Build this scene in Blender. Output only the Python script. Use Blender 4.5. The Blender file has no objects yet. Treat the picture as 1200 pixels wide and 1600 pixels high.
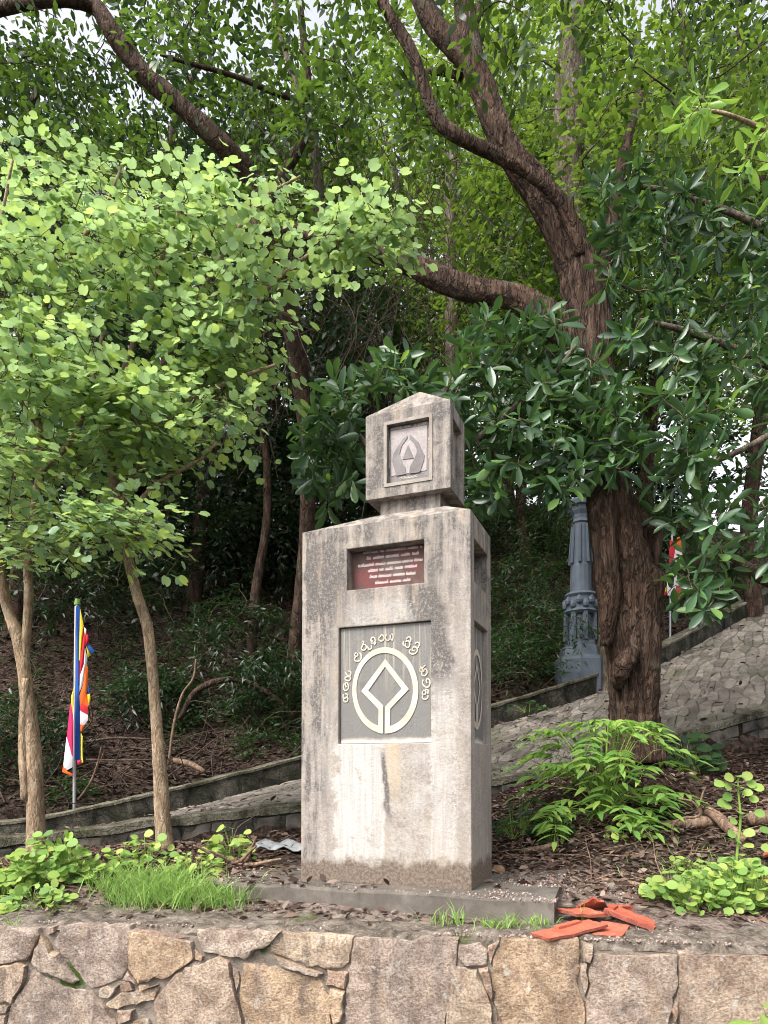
import bpy, bmesh, math, random
import numpy as np
from mathutils import Vector, Matrix

rng = np.random.default_rng(11)
random.seed(11)
SC = bpy.context.scene
COL = SC.collection

# ------------------------------------------------------------------ camera, sky, sun, exposure
F, CX, HZ, EYE = 1065.0, 600.0, 1200.0, 0.77     # focal length and horizon of the photograph, in its pixels
cam = bpy.data.cameras.new('camera')
cam.sensor_width = 36.0
cam.lens = F / 1600.0 * 36.0
cam.shift_y = 0.25
cam.clip_end = 2000.0
cam_o = bpy.data.objects.new('camera', cam)
cam_o.location = (0, 0, EYE)
cam_o.rotation_euler = (math.radians(90), 0, 0)
COL.objects.link(cam_o)
SC.camera = cam_o

SUN_AZ, SUN_EL = math.atan2(-0.62, -0.62), math.radians(50)
world = bpy.data.worlds.new('World')
SC.world = world
world.use_nodes = True
wn = world.node_tree
wn.nodes.clear()
sky = wn.nodes.new('ShaderNodeTexSky')
sky.sky_type = 'NISHITA'
sky.sun_disc = False
sky.sun_elevation = SUN_EL
sky.sun_rotation = SUN_AZ
sky.dust_density = 4.0
sky.air_density = 1.0
hs = wn.nodes.new('ShaderNodeHueSaturation')
hs.inputs['Saturation'].default_value = 0.2
bg = wn.nodes.new('ShaderNodeBackground')
bg.inputs['Strength'].default_value = 0.15
wo = wn.nodes.new('ShaderNodeOutputWorld')
wn.links.new(sky.outputs[0], hs.inputs['Color'])
wn.links.new(hs.outputs[0], bg.inputs['Color'])
wn.links.new(bg.outputs[0], wo.inputs['Surface'])

sun = bpy.data.lights.new('sun', 'SUN')
sun.energy = 1.5
sun.angle = math.radians(25)
sun.color = (1.0, 0.955, 0.89)
sun_o = bpy.data.objects.new('sun', sun)
sd = Vector((math.sin(SUN_AZ) * math.cos(SUN_EL), math.cos(SUN_AZ) * math.cos(SUN_EL), math.sin(SUN_EL)))
sun_o.rotation_euler = (-sd).to_track_quat('-Z', 'Y').to_euler()
sun_o.location = (0, -5, 12)
COL.objects.link(sun_o)

SC.view_settings.view_transform = 'Standard'
SC.view_settings.look = 'None'
SC.view_settings.exposure = 1.5
SC.view_settings.gamma = 1.0
SC.view_settings.use_curve_mapping = False
SC.render.engine = 'CYCLES'
SC.cycles.use_denoising = True
SC.cycles.max_bounces = 7
SC.cycles.diffuse_bounces = 4
SC.cycles.glossy_bounces = 2
SC.cycles.transmission_bounces = 5
SC.cycles.caustics_reflective = False
SC.cycles.caustics_refractive = False
SC.cycles.sample_clamp_indirect = 6.0
SC.cycles.filter_width = 1.0

# ------------------------------------------------------------------ helpers
def P(u, v, Y):
    return np.array([(u - CX) / F * Y, Y, EYE + (HZ - v) / F * Y])

def unit(a):
    a = np.asarray(a, float)
    return a / (np.linalg.norm(a, axis=-1, keepdims=True) + 1e-12)

def tag(o, label=None, cat=None, group=None, kind=None):
    if label: o['label'] = label
    if cat: o['category'] = cat
    if group: o['group'] = group
    if kind: o['kind'] = kind
    return o

def empty(name, loc, label=None, cat=None, group=None, rz=0.0):
    o = bpy.data.objects.new(name, None)
    o.location = tuple(float(c) for c in loc)
    o.rotation_euler = (0, 0, rz)
    o.empty_display_size = 0.1
    COL.objects.link(o)
    return tag(o, label, cat, group)

def make_mesh(name, verts, faces, mats, smooth=False, midx=None):
    me = bpy.data.meshes.new(name)
    verts = np.ascontiguousarray(np.asarray(verts, dtype=np.float32).reshape(-1, 3))
    if isinstance(faces, np.ndarray) and faces.ndim == 2:
        k = faces.shape[1]
        n = len(faces)
        me.vertices.add(len(verts))
        me.vertices.foreach_set('co', verts.ravel())
        me.loops.add(n * k)
        me.loops.foreach_set('vertex_index', np.ascontiguousarray(faces, dtype=np.int32).ravel())
        me.polygons.add(n)
        me.polygons.foreach_set('loop_start', np.arange(0, n * k, k, dtype=np.int32))
        me.polygons.foreach_set('loop_total', np.full(n, k, dtype=np.int32))
        me.update(calc_edges=True)
    else:
        me.from_pydata([tuple(map(float, v)) for v in verts], [], [tuple(int(i) for i in f) for f in faces])
        me.update()
    for m in (mats if isinstance(mats, (list, tuple)) else [mats]):
        me.materials.append(m)
    if midx is not None:
        me.polygons.foreach_set('material_index', np.asarray(midx, dtype=np.int32))
    if smooth:
        me.polygons.foreach_set('use_smooth', np.ones(len(me.polygons), dtype=bool))
    return me

def obj(name, verts, faces, mats, parent=None, smooth=False, midx=None, origin=None, local=False):
    """One mesh object; world coordinates unless local. A child is stored relative to its thing."""
    verts = np.asarray(verts, float).reshape(-1, 3)
    loc = np.zeros(3)
    if parent is not None and not local:
        root = parent
        while root.parent: root = root.parent
        verts = verts - np.array(root.location)
    elif parent is None and not local:
        loc = np.array(origin if origin is not None else
                       [(verts[:, 0].min() + verts[:, 0].max()) / 2, (verts[:, 1].min() + verts[:, 1].max()) / 2, verts[:, 2].min()])
        verts = verts - loc
    o = bpy.data.objects.new(name, make_mesh(name, verts, faces, mats, smooth, midx))
    o.location = tuple(float(c) for c in loc)
    COL.objects.link(o)
    if parent is not None: o.parent = parent
    return o

def crisp(o, deg=38):
    o.data.set_sharp_from_angle(angle=math.radians(deg))
    return o

def structure(o): 
    o['kind'] = 'structure'
    return o

class Acc:
    """collects polygons of several shapes into one mesh"""
    def __init__(s): s.v, s.f, s.m, s.n = [], [], [], 0
    def add(s, v, f, m=0):
        v = np.asarray(v, float).reshape(-1, 3)
        s.v.append(v)
        for q in f:
            s.f.append([int(i) + s.n for i in q]); s.m.append(m)
        s.n += len(v)
    def verts(s): return np.concatenate(s.v)
    def build(s, name, mats, parent=None, smooth=False, **k):
        return obj(name, s.verts(), s.f, mats, parent, smooth, s.m, **k)

def box(x0, x1, y0, y1, z0, z1):
    v = [(x0,y0,z0),(x1,y0,z0),(x1,y1,z0),(x0,y1,z0),(x0,y0,z1),(x1,y0,z1),(x1,y1,z1),(x0,y1,z1)]
    f = [(0,3,2,1),(4,5,6,7),(0,1,5,4),(1,2,6,5),(2,3,7,6),(3,0,4,7)]
    return np.array(v, float), f

def catmull(pts, per=6):
    pts = np.asarray(pts, float)
    p = np.vstack([2 * pts[0] - pts[1], pts, 2 * pts[-1] - pts[-2]])
    out = []
    for i in range(1, len(p) - 2):
        for t in np.linspace(0, 1, per, endpoint=False):
            a, b, c, d = p[i-1], p[i], p[i+1], p[i+2]
            out.append(0.5 * ((2*b) + (-a + c)*t + (2*a - 5*b + 4*c - d)*t*t + (-a + 3*b - 3*c + d)*t**3))
    out.append(p[-2])
    return np.array(out)

def vnoise(p, seed=0):
    """cheap smooth noise for numpy arrays, about -1..1"""
    p = np.asarray(p, float)
    r = np.random.default_rng(seed)
    out = np.zeros(p.shape[:-1])
    for k in range(7):
        w = r.normal(size=p.shape[-1]) * (1.0 + 0.5 * k)
        out += np.sin(p @ w + r.uniform(0, 6.28)) / (1 + 0.35 * k)
    return out / 3.0

def tube(pts, rad, sides=8, rough=0.0, seed=0, ridges=0.0, closed=True):
    pts = np.asarray(pts, float); rad = np.asarray(rad, float)
    n = len(pts)
    t = unit(np.gradient(pts, axis=0))
    ref = np.array([0.0, 1.0, 0.0]) if abs(t[0][1]) < 0.8 else np.array([1.0, 0, 0])
    a = np.zeros_like(pts); a[0] = unit(np.cross(t[0], ref))
    for i in range(1, n):
        a[i] = unit(a[i-1] - t[i] * np.dot(a[i-1], t[i]))
    b = np.cross(t, a)
    th = np.linspace(0, 2*np.pi, sides, endpoint=False)
    R = rad[:, None] * np.ones((1, sides))
    if rough or ridges:
        cyl = np.stack([np.cos(th)[None, :] * np.ones((n, 1)), np.sin(th)[None, :] * np.ones((n, 1)),
                        np.arange(n)[:, None] * np.ones((1, sides)) * 0.55], -1)
        R = R * (1 + rough * vnoise(cyl * 1.5, seed))
        if ridges:
            r = np.random.default_rng(seed + 5)
            for k in range(5):
                fq = r.integers(5, max(6, sides // 2)); ph = r.uniform(0, 6.28)
                R = R * (1 + ridges / 3 * np.abs(np.sin(th[None, :] * fq / 2 + ph + 0.09 * k * np.arange(n)[:, None])) - ridges / 6)
    v = pts[:, None, :] + R[..., None] * (np.cos(th)[None, :, None] * a[:, None, :] + np.sin(th)[None, :, None] * b[:, None, :])
    v = v.reshape(-1, 3)
    i = np.arange(n - 1)[:, None] * sides; j = np.arange(sides)[None, :]; j2 = (j + 1) % sides
    q = np.stack([i + j, i + j2, i + sides + j2, i + sides + j], -1).reshape(-1, 4)
    return v, q

def pxline(rows, per=6):
    """rows of (u, v, depth, radius in pixels) -> smooth points and radii"""
    rows = np.array(rows, float)
    pts = np.array([P(u, v, Y) for u, v, Y, r in rows])
    rad = rows[:, 3] * rows[:, 2] / F
    c = catmull(np.hstack([pts, rad[:, None]]), per)
    return c[:, :3], np.maximum(c[:, 3], 0.002)

class TubeAcc:
    def __init__(s): s.v, s.q, s.n = [], [], 0
    def add(s, v, q):
        s.v.append(v); s.q.append(q + s.n); s.n += len(v)
    def build(s, name, m, parent=None, smooth=True, **k):
        return obj(name, np.concatenate(s.v), np.concatenate(s.q), m, parent, smooth, **k)

# ---- leaves
def leaf_from_outline(xs, ws, fold=0.1, droop=0.1, wave=0.0):
    """midrib stations and half widths -> verts, tris (folded along the midrib)"""
    n = len(xs); v = []; f = []
    for i, (x, w) in enumerate(zip(xs, ws)):
        z = -droop * x * x
        v += [(x, 0, z), (x, w, z + fold * w + wave * (i % 2)), (x, -w, z + fold * w - wave * (i % 2))]
    for i in range(n - 1):
        a, b = 3 * i, 3 * i + 3
        if ws[i] > 0: f += [(a, b, a + 1), (a, a + 2, b)]
        if ws[i + 1] > 0: f += [(b, b + 1, a + 1) if ws[i] > 0 else (a, b, b + 1), (b, a + 2, b + 2) if ws[i] > 0 else (a, b + 2, b)]
    return np.array(v, float), np.array(f, int)

T_OVAL = (np.array([(0,0,0),(.33,.21,.05),(.33,-.21,.05),(.72,.17,.0),(.72,-.17,.0),(1,0,-.12)], float),
          np.array([(0,2,1),(1,2,4),(1,4,3),(3,4,5)]))
T_GLOSSY = leaf_from_outline([0,.1,.35,.62,.85,1.0],[0.015,.05,.125,.165,.12,0], .45, .12, .0)
T_LANCE = leaf_from_outline([0,.2,.45,.75,1.0],[0,.12,.15,.085,0], .35, .18)
T_ROUND = leaf_from_outline([0,.1,.4,.72,.94,1.0],[0,.28,.46,.42,.2,0], .18, .08)
def bauhinia():
    side = [(0,0),(-.06,.22),(.12,.43),(.42,.52),(.74,.47),(.97,.33),(1.03,.18),(.84,.0)]
    v = [(.45, 0, 0)] ; f = []
    for x, y in side: v.append((x, y, .20 * y - .05 * x * x))
    for x, y in side[1:-1]: v.append((x, -y, .20 * y - .05 * x * x))
    for i in range(1, 8): f.append((0, i, i + 1))
    m = [1] + list(range(9, 15)) + [8]
    for i in range(7): f.append((0, m[i + 1], m[i]))
    return np.array(v, float), np.array(f, int)
T_BAUH = bauhinia()

def frames(d, up):
    x = unit(d); z = unit(up - x * np.sum(up * x, -1, keepdims=True)); y = np.cross(z, x)
    return np.stack([x, y, z], -1)             # columns

def bake_leaves(T, pos, R, s):
    tv, tf = T
    v = pos[:, None, :] + np.einsum('nij,kj->nki', R, tv) * s[:, None, None]
    f = tf[None] + (np.arange(len(pos)) * len(tv))[:, None, None]
    return v.reshape(-1, 3), f.reshape(-1, 3)

def px_of(p):
    p = np.asarray(p); Y = np.maximum(p[..., 1], 0.1)
    return CX + F * p[..., 0] / Y, HZ - F * (p[..., 2] - EYE) / Y

def put_leaves(parent, T, pos, R, s, m, stuff_name='foliage', n_parts=300, name='leaf'):
    """the leaves that show largest as parts of their own, the rest as one mass"""
    pos = np.asarray(pos); s = np.asarray(s)
    u, v = px_of(pos)
    inside = (u > 0) & (u < 1200) & (v > 0) & (v < 1600)
    score = s / np.maximum(pos[:, 1], .5) * np.where(inside, 1, .05)
    order = np.argsort(-score)
    a, b = order[:n_parts], order[n_parts:]
    if len(a):
        me = make_mesh(name, T[0], T[1], m, smooth=True)
        root = parent
        while root.parent: root = root.parent
        L = np.array(root.location)
        for i in a:
            o = bpy.data.objects.new(name, me)
            M = Matrix(np.vstack([np.hstack([R[i] * s[i], (pos[i] - L)[:, None]]), [0, 0, 0, 1]]).tolist())
            o.matrix_local = M
            o.parent = parent
            COL.objects.link(o)
    if len(b):
        vv, ff = bake_leaves(T, pos[b], R[b], s[b])
        o = obj(stuff_name, vv, ff, m, parent, smooth=True)
        o['kind'] = 'stuff'

def grow(nodes, targets, sag=0.06, rmin=0.004, rmax=0.012, sides=5, acc=None, seed=0):
    """join every target to the nearest branch point already there; returns the arrival directions"""
    r = np.random.default_rng(seed)
    nodes = [np.asarray(n, float) for n in nodes]
    N = np.array(nodes); T = np.asarray(targets, float)
    dmin = np.full(len(T), 1e9); src = np.zeros(len(T), int)
    d = np.linalg.norm(T[:, None] - N[None], axis=2)
    src = d.argmin(1); dmin = d.min(1)
    done = np.zeros(len(T), bool); dirs = np.zeros_like(T)
    allN = list(N)
    for _ in range(len(T)):
        i = int(np.where(done, 1e9, dmin).argmin())
        a, b = allN[src[i]], T[i]
        L = np.linalg.norm(b - a)
        m1 = a + (b - a) * .35 + r.normal(size=3) * .07 * L + np.array([0, 0, sag * L])
        m2 = a + (b - a) * .7 + r.normal(size=3) * .06 * L + np.array([0, 0, sag * L])
        pts = catmull([a, m1, m2, b], 3)
        if acc is not None:
            rr = np.linspace(min(rmax, rmin + .006 * L), rmin, len(pts))
            acc.add(*tube(pts, rr, sides))
        dirs[i] = unit(pts[-1] - pts[-3])
        done[i] = True
        new = pts[2::2]
        for p in new:
            allN.append(p)
            dd = np.linalg.norm(T - p, axis=1)
            better = dd < dmin
            dmin = np.where(better, dd, dmin); src = np.where(better, len(allN) - 1, src)
    return dirs

def in_poly(u, v, poly):
    c = False; n = len(poly)
    for i in range(n):
        x1, y1 = poly[i]; x2, y2 = poly[(i + 1) % n]
        if (y1 > v) != (y2 > v) and u < (x2 - x1) * (v - y1) / (y2 - y1) + x1: c = not c
    return c

def sample_region(poly, Y0, Y1, n, seed=0, clump=0):
    r = np.random.default_rng(seed); out = []
    us = [p[0] for p in poly]; vs = [p[1] for p in poly]
    while len(out) < n:
        u, v = r.uniform(min(us), max(us)), r.uniform(min(vs), max(vs))
        if not in_poly(u, v, poly): continue
        if clump and math.sin(u / clump + 2 * math.sin(v / clump / 1.7)) * math.sin(v / clump * 1.3 + 1) < r.uniform(-1.1, .3): continue
        out.append(P(u, v, r.uniform(Y0, Y1)))
    return np.array(out)

# ------------------------------------------------------------------ materials
class NT:
    def __init__(s, name):
        s.m = bpy.data.materials.new(name); s.m.use_nodes = True
        s.t = s.m.node_tree; s.t.nodes.clear()
        s.out = s.n('ShaderNodeOutputMaterial')
    def n(s, typ, ins=None, **kw):
        nd = s.t.nodes.new(typ)
        for k, v in kw.items(): setattr(nd, k, v)
        for k, v in (ins or {}).items():
            sock = nd.inputs[k]
            if hasattr(v, 'bl_rna') and 'NodeSocket' in v.bl_rna.identifier: s.t.links.new(v, sock)
            else: sock.default_value = v
        return nd
    def l(s, a, b): s.t.links.new(a, b)
    def noise(s, vec, scale, detail=5, rough=.6, dist=0.0):
        return s.n('ShaderNodeTexNoise', {'Vector': vec, 'Scale': scale, 'Detail': detail, 'Roughness': rough, 'Distortion': dist}).outputs['Fac']
    def ramp(s, fac, stops, interp='LINEAR'):
        nd = s.n('ShaderNodeValToRGB', {'Fac': fac}); cr = nd.color_ramp; cr.interpolation = interp
        while len(cr.elements) > 1: cr.elements.remove(cr.elements[-1])
        for i, (p, c) in enumerate(stops):
            e = cr.elements[0] if i == 0 else cr.elements.new(p)
            e.position = p
            e.color = (c if len(c) == 4 else (*c, 1)) if isinstance(c, (tuple, list)) else (c, c, c, 1)
        return nd.outputs['Color']
    def mix(s, fac, a, b, mode='MIX'):
        nd = s.n('ShaderNodeMix', data_type='RGBA', blend_type=mode)
        for i, v in ((0, fac), (6, a), (7, b)):
            if hasattr(v, 'bl_rna') and 'NodeSocket' in v.bl_rna.identifier: s.t.links.new(v, nd.inputs[i])
            else: nd.inputs[i].default_value = v if i == 0 else (*v, 1)
        return nd.outputs[2]
    def math(s, op, a, b=0.0, c=None):
        nd = s.n('ShaderNodeMath', operation=op)
        for i, v in enumerate((a, b, c)):
            if v is None: continue
            if hasattr(v, 'bl_rna') and 'NodeSocket' in v.bl_rna.identifier: s.t.links.new(v, nd.inputs[i])
            else: nd.inputs[i].default_value = v
        return nd.outputs[0]
    def sm(s, x, a, b):
        nd = s.n('ShaderNodeMapRange', interpolation_type='SMOOTHSTEP')
        for i, v in ((0, x), (1, a), (2, b)):
            if hasattr(v, 'bl_rna') and 'NodeSocket' in v.bl_rna.identifier: s.t.links.new(v, nd.inputs[i])
            else: nd.inputs[i].default_value = v
        return nd.outputs[0]
    def obj(s): return s.n('ShaderNodeTexCoord').outputs['Object']
    def pos(s): return s.n('ShaderNodeNewGeometry').outputs['Position']
    def scale(s, vec, sc): return s.n('ShaderNodeMapping', {'Vector': vec, 'Scale': sc}).outputs[0]
    def rand(s):
        g = s.n('ShaderNodeNewGeometry').outputs['Random Per Island']
        o = s.n('ShaderNodeObjectInfo').outputs['Random']
        return s.math('FRACT', s.math('ADD', g, s.math('MULTIPLY', o, 7.31)))
    def finish(s, color, rough=.8, bump=None, bstr=.3, bdist=.01, spec=.3, metal=0.0):
        p = s.n('ShaderNodeBsdfPrincipled', {'Roughness': rough, 'Specular IOR Level': spec, 'Metallic': metal})
        if hasattr(color, 'bl_rna'): s.l(color, p.inputs['Base Color'])
        else: p.inputs['Base Color'].default_value = (*color, 1)
        if bump is not None:
            b = s.n('ShaderNodeBump', {'Height': bump, 'Strength': bstr, 'Distance': bdist})
            s.l(b.outputs[0], p.inputs['Normal'])
        s.l(p.outputs[0], s.out.inputs['Surface'])
        return s.m

def leaf_mat(name, cols, trans=(.25, .5, .05), tf=.4, rough=.45, spec=.4):
    t = NT(name); r = t.rand()
    n = len(cols)
    c = t.ramp(r, [(i / max(1, n - 1), cc) for i, cc in enumerate(cols)])
    big = t.noise(t.pos(), .9, 2)
    c = t.mix(t.sm(big, .35, .7), c, t.mix(1.0, c, (.62, .70, .66), 'MULTIPLY'))
    p = t.n('ShaderNodeBsdfPrincipled', {'Base Color': c, 'Roughness': rough, 'Specular IOR Level': spec})
    tc = t.mix(.55, c, trans)
    tr = t.n('ShaderNodeBsdfTranslucent', {'Color': tc})
    mx = t.n('ShaderNodeMixShader', {0: tf, 1: p.outputs[0], 2: tr.outputs[0]})
    t.l(mx.outputs[0], t.out.inputs['Surface'])
    return t.m

M = {}
M['bauh'] = leaf_mat('bauhinia_leaf', [(.18,.30,.16),(.25,.39,.23),(.30,.45,.27),(.36,.50,.20),(.55,.66,.12),(.26,.41,.24),(.50,.60,.10),(.17,.29,.15)], (.52,.70,.24), .44, .36, .6)
M['glossy'] = leaf_mat('glossy_leaf', [(.026,.060,.026),(.038,.088,.036),(.052,.115,.045),(.072,.15,.052),(.036,.080,.038),(.13,.23,.055)], (.14,.28,.04), .25, .36, .55)
M['young'] = leaf_mat('young_leaf', [(.12,.26,.05),(.18,.34,.06),(.27,.42,.06)], (.4,.62,.08), .42, .4, .4)
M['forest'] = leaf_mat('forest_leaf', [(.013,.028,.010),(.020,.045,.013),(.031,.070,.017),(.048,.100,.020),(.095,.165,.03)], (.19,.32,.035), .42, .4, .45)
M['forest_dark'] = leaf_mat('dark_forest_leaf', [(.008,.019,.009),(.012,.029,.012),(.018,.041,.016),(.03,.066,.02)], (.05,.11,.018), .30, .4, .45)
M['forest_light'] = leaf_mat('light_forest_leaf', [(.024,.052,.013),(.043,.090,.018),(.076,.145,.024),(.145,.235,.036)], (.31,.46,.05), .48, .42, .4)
M['under'] = leaf_mat('undergrowth_leaf', [(.014,.034,.013),(.022,.052,.018),(.034,.075,.024),(.055,.11,.03)], (.09,.19,.03), .33, .45, .4)
M['pinnate'] = leaf_mat('pinnate_leaf', [(.13,.27,.06),(.18,.33,.075),(.23,.38,.09),(.32,.46,.09),(.16,.30,.07)], (.32,.6,.06), .35, .5, .3)
M['weed'] = leaf_mat('weed_leaf', [(.13,.24,.06),(.20,.33,.08),(.27,.41,.10),(.37,.48,.10),(.24,.36,.09),(.42,.46,.12)], (.42,.62,.12), .35, .5, .3)
M['grass'] = leaf_mat('grass_blade', [(.14,.26,.06),(.20,.34,.08),(.28,.42,.10),(.38,.48,.17)], (.4,.62,.14), .35, .6, .2)
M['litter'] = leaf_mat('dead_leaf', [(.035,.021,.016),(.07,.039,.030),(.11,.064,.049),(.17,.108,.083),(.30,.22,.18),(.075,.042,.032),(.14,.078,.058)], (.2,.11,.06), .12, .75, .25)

M['shaded_litter'] = leaf_mat('shaded_dead_leaf', [(.010,.007,.005),(.018,.012,.009),(.030,.019,.014),(.048,.031,.023),(.09,.06,.046),(.024,.015,.011)], (.08,.05,.03), .1, .75, .25)  # darker copy of the dead leaves: the bank's shade is put into the colour
def bark(name, c0, c1, c2, sc=9.0, stretch=.18, moss=None, bstr=.8, bdist=.03):
    t = NT(name); o = t.obj()
    s = t.scale(o, (1, 1, stretch))
    a = t.noise(s, sc, 8, .65, .4); b = t.noise(o, 2.2, 4)
    w = t.math('ABSOLUTE', t.math('SUBTRACT', t.noise(s, sc * .8, 3, .55, .6), .5))
    g = t.noise(s, sc * 5, 4, .7)
    c = t.ramp(a, [(.30, c0), (.5, c1), (.70, c2)])
    c = t.mix(t.math('MULTIPLY', t.sm(w, .035, .0), .8), c, c0)
    c = t.mix(t.sm(g, .35, .65), t.mix(1.0, c, (.6, .58, .56), 'MULTIPLY'), c)
    c = t.mix(t.sm(b, .42, .7), c, t.mix(1.0, c, (1.35, 1.3, 1.25), 'MULTIPLY'))
    if moss: c = t.mix(t.math('MULTIPLY', t.sm(t.noise(o, 3.5, 6), .55, .72), .6), c, moss)
    h = t.math('ADD', t.math('ADD', a, t.math('MULTIPLY', g, .3)), t.math('MULTIPLY', t.sm(w, .0, .08), .5))
    return t.finish(c, .88, h, bstr, bdist, .2)
M['bark_red'] = bark('reddish_bark', (.022,.013,.009), (.085,.052,.037), (.20,.135,.10), 17, .16, (.10,.095,.07), 1.0, .05)
M['bark_dark'] = bark('dark_bark', (.022,.014,.010), (.065,.040,.029), (.14,.095,.07), 12, .3, (.05,.065,.03), .9, .03)
M['bark_pale'] = bark('pale_bark', (.15,.10,.065), (.31,.225,.15), (.48,.385,.28), 22, .3, (.30,.29,.22), .6, .012)
M['bark_grey'] = bark('grey_bark', (.05,.04,.03), (.13,.105,.08), (.24,.205,.165), 14, .25, (.08,.10,.05), .8, .02)
M['twig'] = bark('twig_bark', (.06,.045,.03), (.13,.10,.065), (.2,.16,.11), 30, .4, None, .3, .005)
M['dry'] = bark('dry_wood', (.09,.055,.038), (.2,.135,.095), (.34,.25,.18), 25, .3, None, .5, .008)
M['dry_dark'] = bark('old_dry_wood', (.04,.027,.02), (.09,.065,.05), (.16,.12,.095), 25, .3, None, .5, .008)

def concrete():
    t = NT('weathered_concrete'); o = t.obj()
    xyz = t.n('ShaderNodeSeparateXYZ', {0: o}); X, Y, Z = xyz.outputs
    fine = t.noise(o, 150, 4, .75); speck = t.noise(o, 48, 6, .78); mid = t.noise(o, 8, 8, .66, .5); big = t.noise(o, 2.3, 5, .6, .4)
    streak = t.noise(t.scale(o, (1, 1, .09)), 15, 7, .66); streak2 = t.noise(t.scale(o, (1, 1, .05)), 40, 5, .65)
    base = t.ramp(mid, [(.28, (.26,.228,.20)), (.48, (.365,.327,.293)), (.70, (.47,.432,.393))])
    base = t.mix(t.sm(speck, .38, .60), t.mix(1.0, base, (.70,.67,.64), 'MULTIPLY'), base)
    base = t.mix(t.math('MULTIPLY', t.sm(big, .45, .7), .45), base, (.37,.32,.265))
    fr = t.sm(Y, -.24, -.27)
    def patch(x0, x1, z0, z1, e=.05):
        wob = t.math('MULTIPLY', t.math('SUBTRACT', mid, .5), .22)
        Xw = t.math('ADD', X, wob); Zw = t.math('ADD', Z, wob)
        a = t.math('MULTIPLY', t.sm(Xw, x0 - e, x0 + e), t.sm(Xw, x1 + e, x1 - e))
        b = t.math('MULTIPLY', t.sm(Zw, z0 - e, z0 + e), t.sm(Zw, z1 + e, z1 - e))
        return t.math('MULTIPLY', a, b)
    nz = t.math('ADD', t.math('MULTIPLY', mid, .55), t.math('ADD', t.math('MULTIPLY', streak, .4), t.math('MULTIPLY', speck, .25)))
    # remains of whitewash
    p1 = t.math('MULTIPLY', patch(-.34, .02, .17, .95, .025), t.math('MULTIPLY', t.sm(nz, .40, .62), .85))
    p2 = t.math('MULTIPLY', patch(-.25, .25, 1.66, 1.88, .06), t.math('MULTIPLY', t.sm(nz, .46, .70), .95))
    p3 = t.math('MULTIPLY', patch(.33, .50, .18, 1.50, .02), t.math('MULTIPLY', t.sm(nz, .40, .66), .60))
    p4 = t.math('MULTIPLY', patch(-.50, -.38, .25, 1.75, .04), t.math('MULTIPLY', t.sm(nz, .52, .72), .55))
    p5 = t.math('MULTIPLY', patch(.05, .34, .15, .90, .06), t.math('MULTIPLY', t.sm(nz, .52, .74), .50))
    wh = t.math('MINIMUM', t.math('ADD', p5, t.math('ADD', t.math('ADD', p1, p2), t.math('ADD', p3, p4))), 1.0)
    wh = t.math('MULTIPLY', wh, fr)
    c = t.mix(wh, base, t.mix(t.sm(streak2, .38, .62), (.44,.415,.385), (.55,.53,.50)))
    # black mildew in speckled runs: over the top, down the left edge, right of the upper recess, beside the emblem
    area = t.math('ADD', t.math('MULTIPLY', t.sm(Z, 1.4, 2.2), .75), t.math('MULTIPLY', t.sm(X, -.34, -.50), .9))
    area = t.math('ADD', area, t.math('MULTIPLY', patch(-.50, -.36, .9, 2.1, .06), .45))
    area = t.math('ADD', t.math('ADD', area, .24), t.math('MULTIPLY', t.sm(Y, -.1, .3), .35))
    runs = t.sm(t.math('ADD', t.math('MULTIPLY', streak, .65), t.math('MULTIPLY', mid, .5)), .46, .66)
    mild = t.math('MULTIPLY', area, runs)
    dx = t.math('ABSOLUTE', t.math('ADD', t.math('SUBTRACT', X, .36), t.math('MULTIPLY', t.math('SUBTRACT', Z, 1.60), .26)))
    dg = t.math('MULTIPLY', t.sm(t.math('ADD', dx, t.math('MULTIPLY', mid, .20)), .24, .14), t.math('MULTIPLY', t.sm(Z, 1.20, 1.44), t.sm(Z, 2.02, 1.82)))
    dg = t.math('MULTIPLY', dg, fr)
    rx = t.math('ABSOLUTE', t.math('SUBTRACT', t.math('ADD', X, t.math('MULTIPLY', t.math('SUBTRACT', mid, .5), .06)), t.math('MULTIPLY', t.math('SUBTRACT', .9, Z), .10)))
    run = t.math('MULTIPLY', t.sm(rx, .028, .006), t.math('MULTIPLY', t.sm(Z, .34, .55), t.sm(Z, .97, .78)))
    run = t.math('MULTIPLY', run, fr)
    och = t.math('MULTIPLY', t.math('MULTIPLY', t.sm(t.math('ABSOLUTE', t.math('SUBTRACT', X, .07)), .075, .02), t.math('MULTIPLY', t.sm(Z, .45, .75), t.sm(Z, .99, .93))), fr)
    c = t.mix(t.math('MULTIPLY', och, .6), c, (.46,.37,.26))
    dark = t.math('MINIMUM', t.math('ADD', mild, t.math('ADD', dg, run)), .95)
    dark = t.math('MULTIPLY', dark, t.sm(t.math('ADD', speck, t.math('MULTIPLY', fine, .4)), .50, .74))
    c = t.mix(dark, c, (.095,.086,.083))
    ochre = t.math('MULTIPLY', t.sm(t.noise(t.scale(o, (1, 1, .14)), 7, 5, .65), .54, .70), .55)
    c = t.mix(ochre, c, (.40,.315,.225))
    foot = t.sm(t.math('SUBTRACT', Z, t.math('MULTIPLY', t.noise(t.scale(o, (1, 1, .3)), 5, 7, .65), .30)), .02, -.03)
    c = t.mix(t.math('MULTIPLY', foot, .92), c, t.mix(t.sm(speck, .35, .65), (.085,.062,.048), (.20,.155,.12)))
    h = t.math('ADD', t.math('MULTIPLY', fine, .3), t.math('ADD', t.math('MULTIPLY', speck, .6), t.math('ADD', mid, t.math('MULTIPLY', wh, .12))))
    return t.finish(c, .92, h, .7, .014, .15)
M['concrete'] = concrete()

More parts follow.
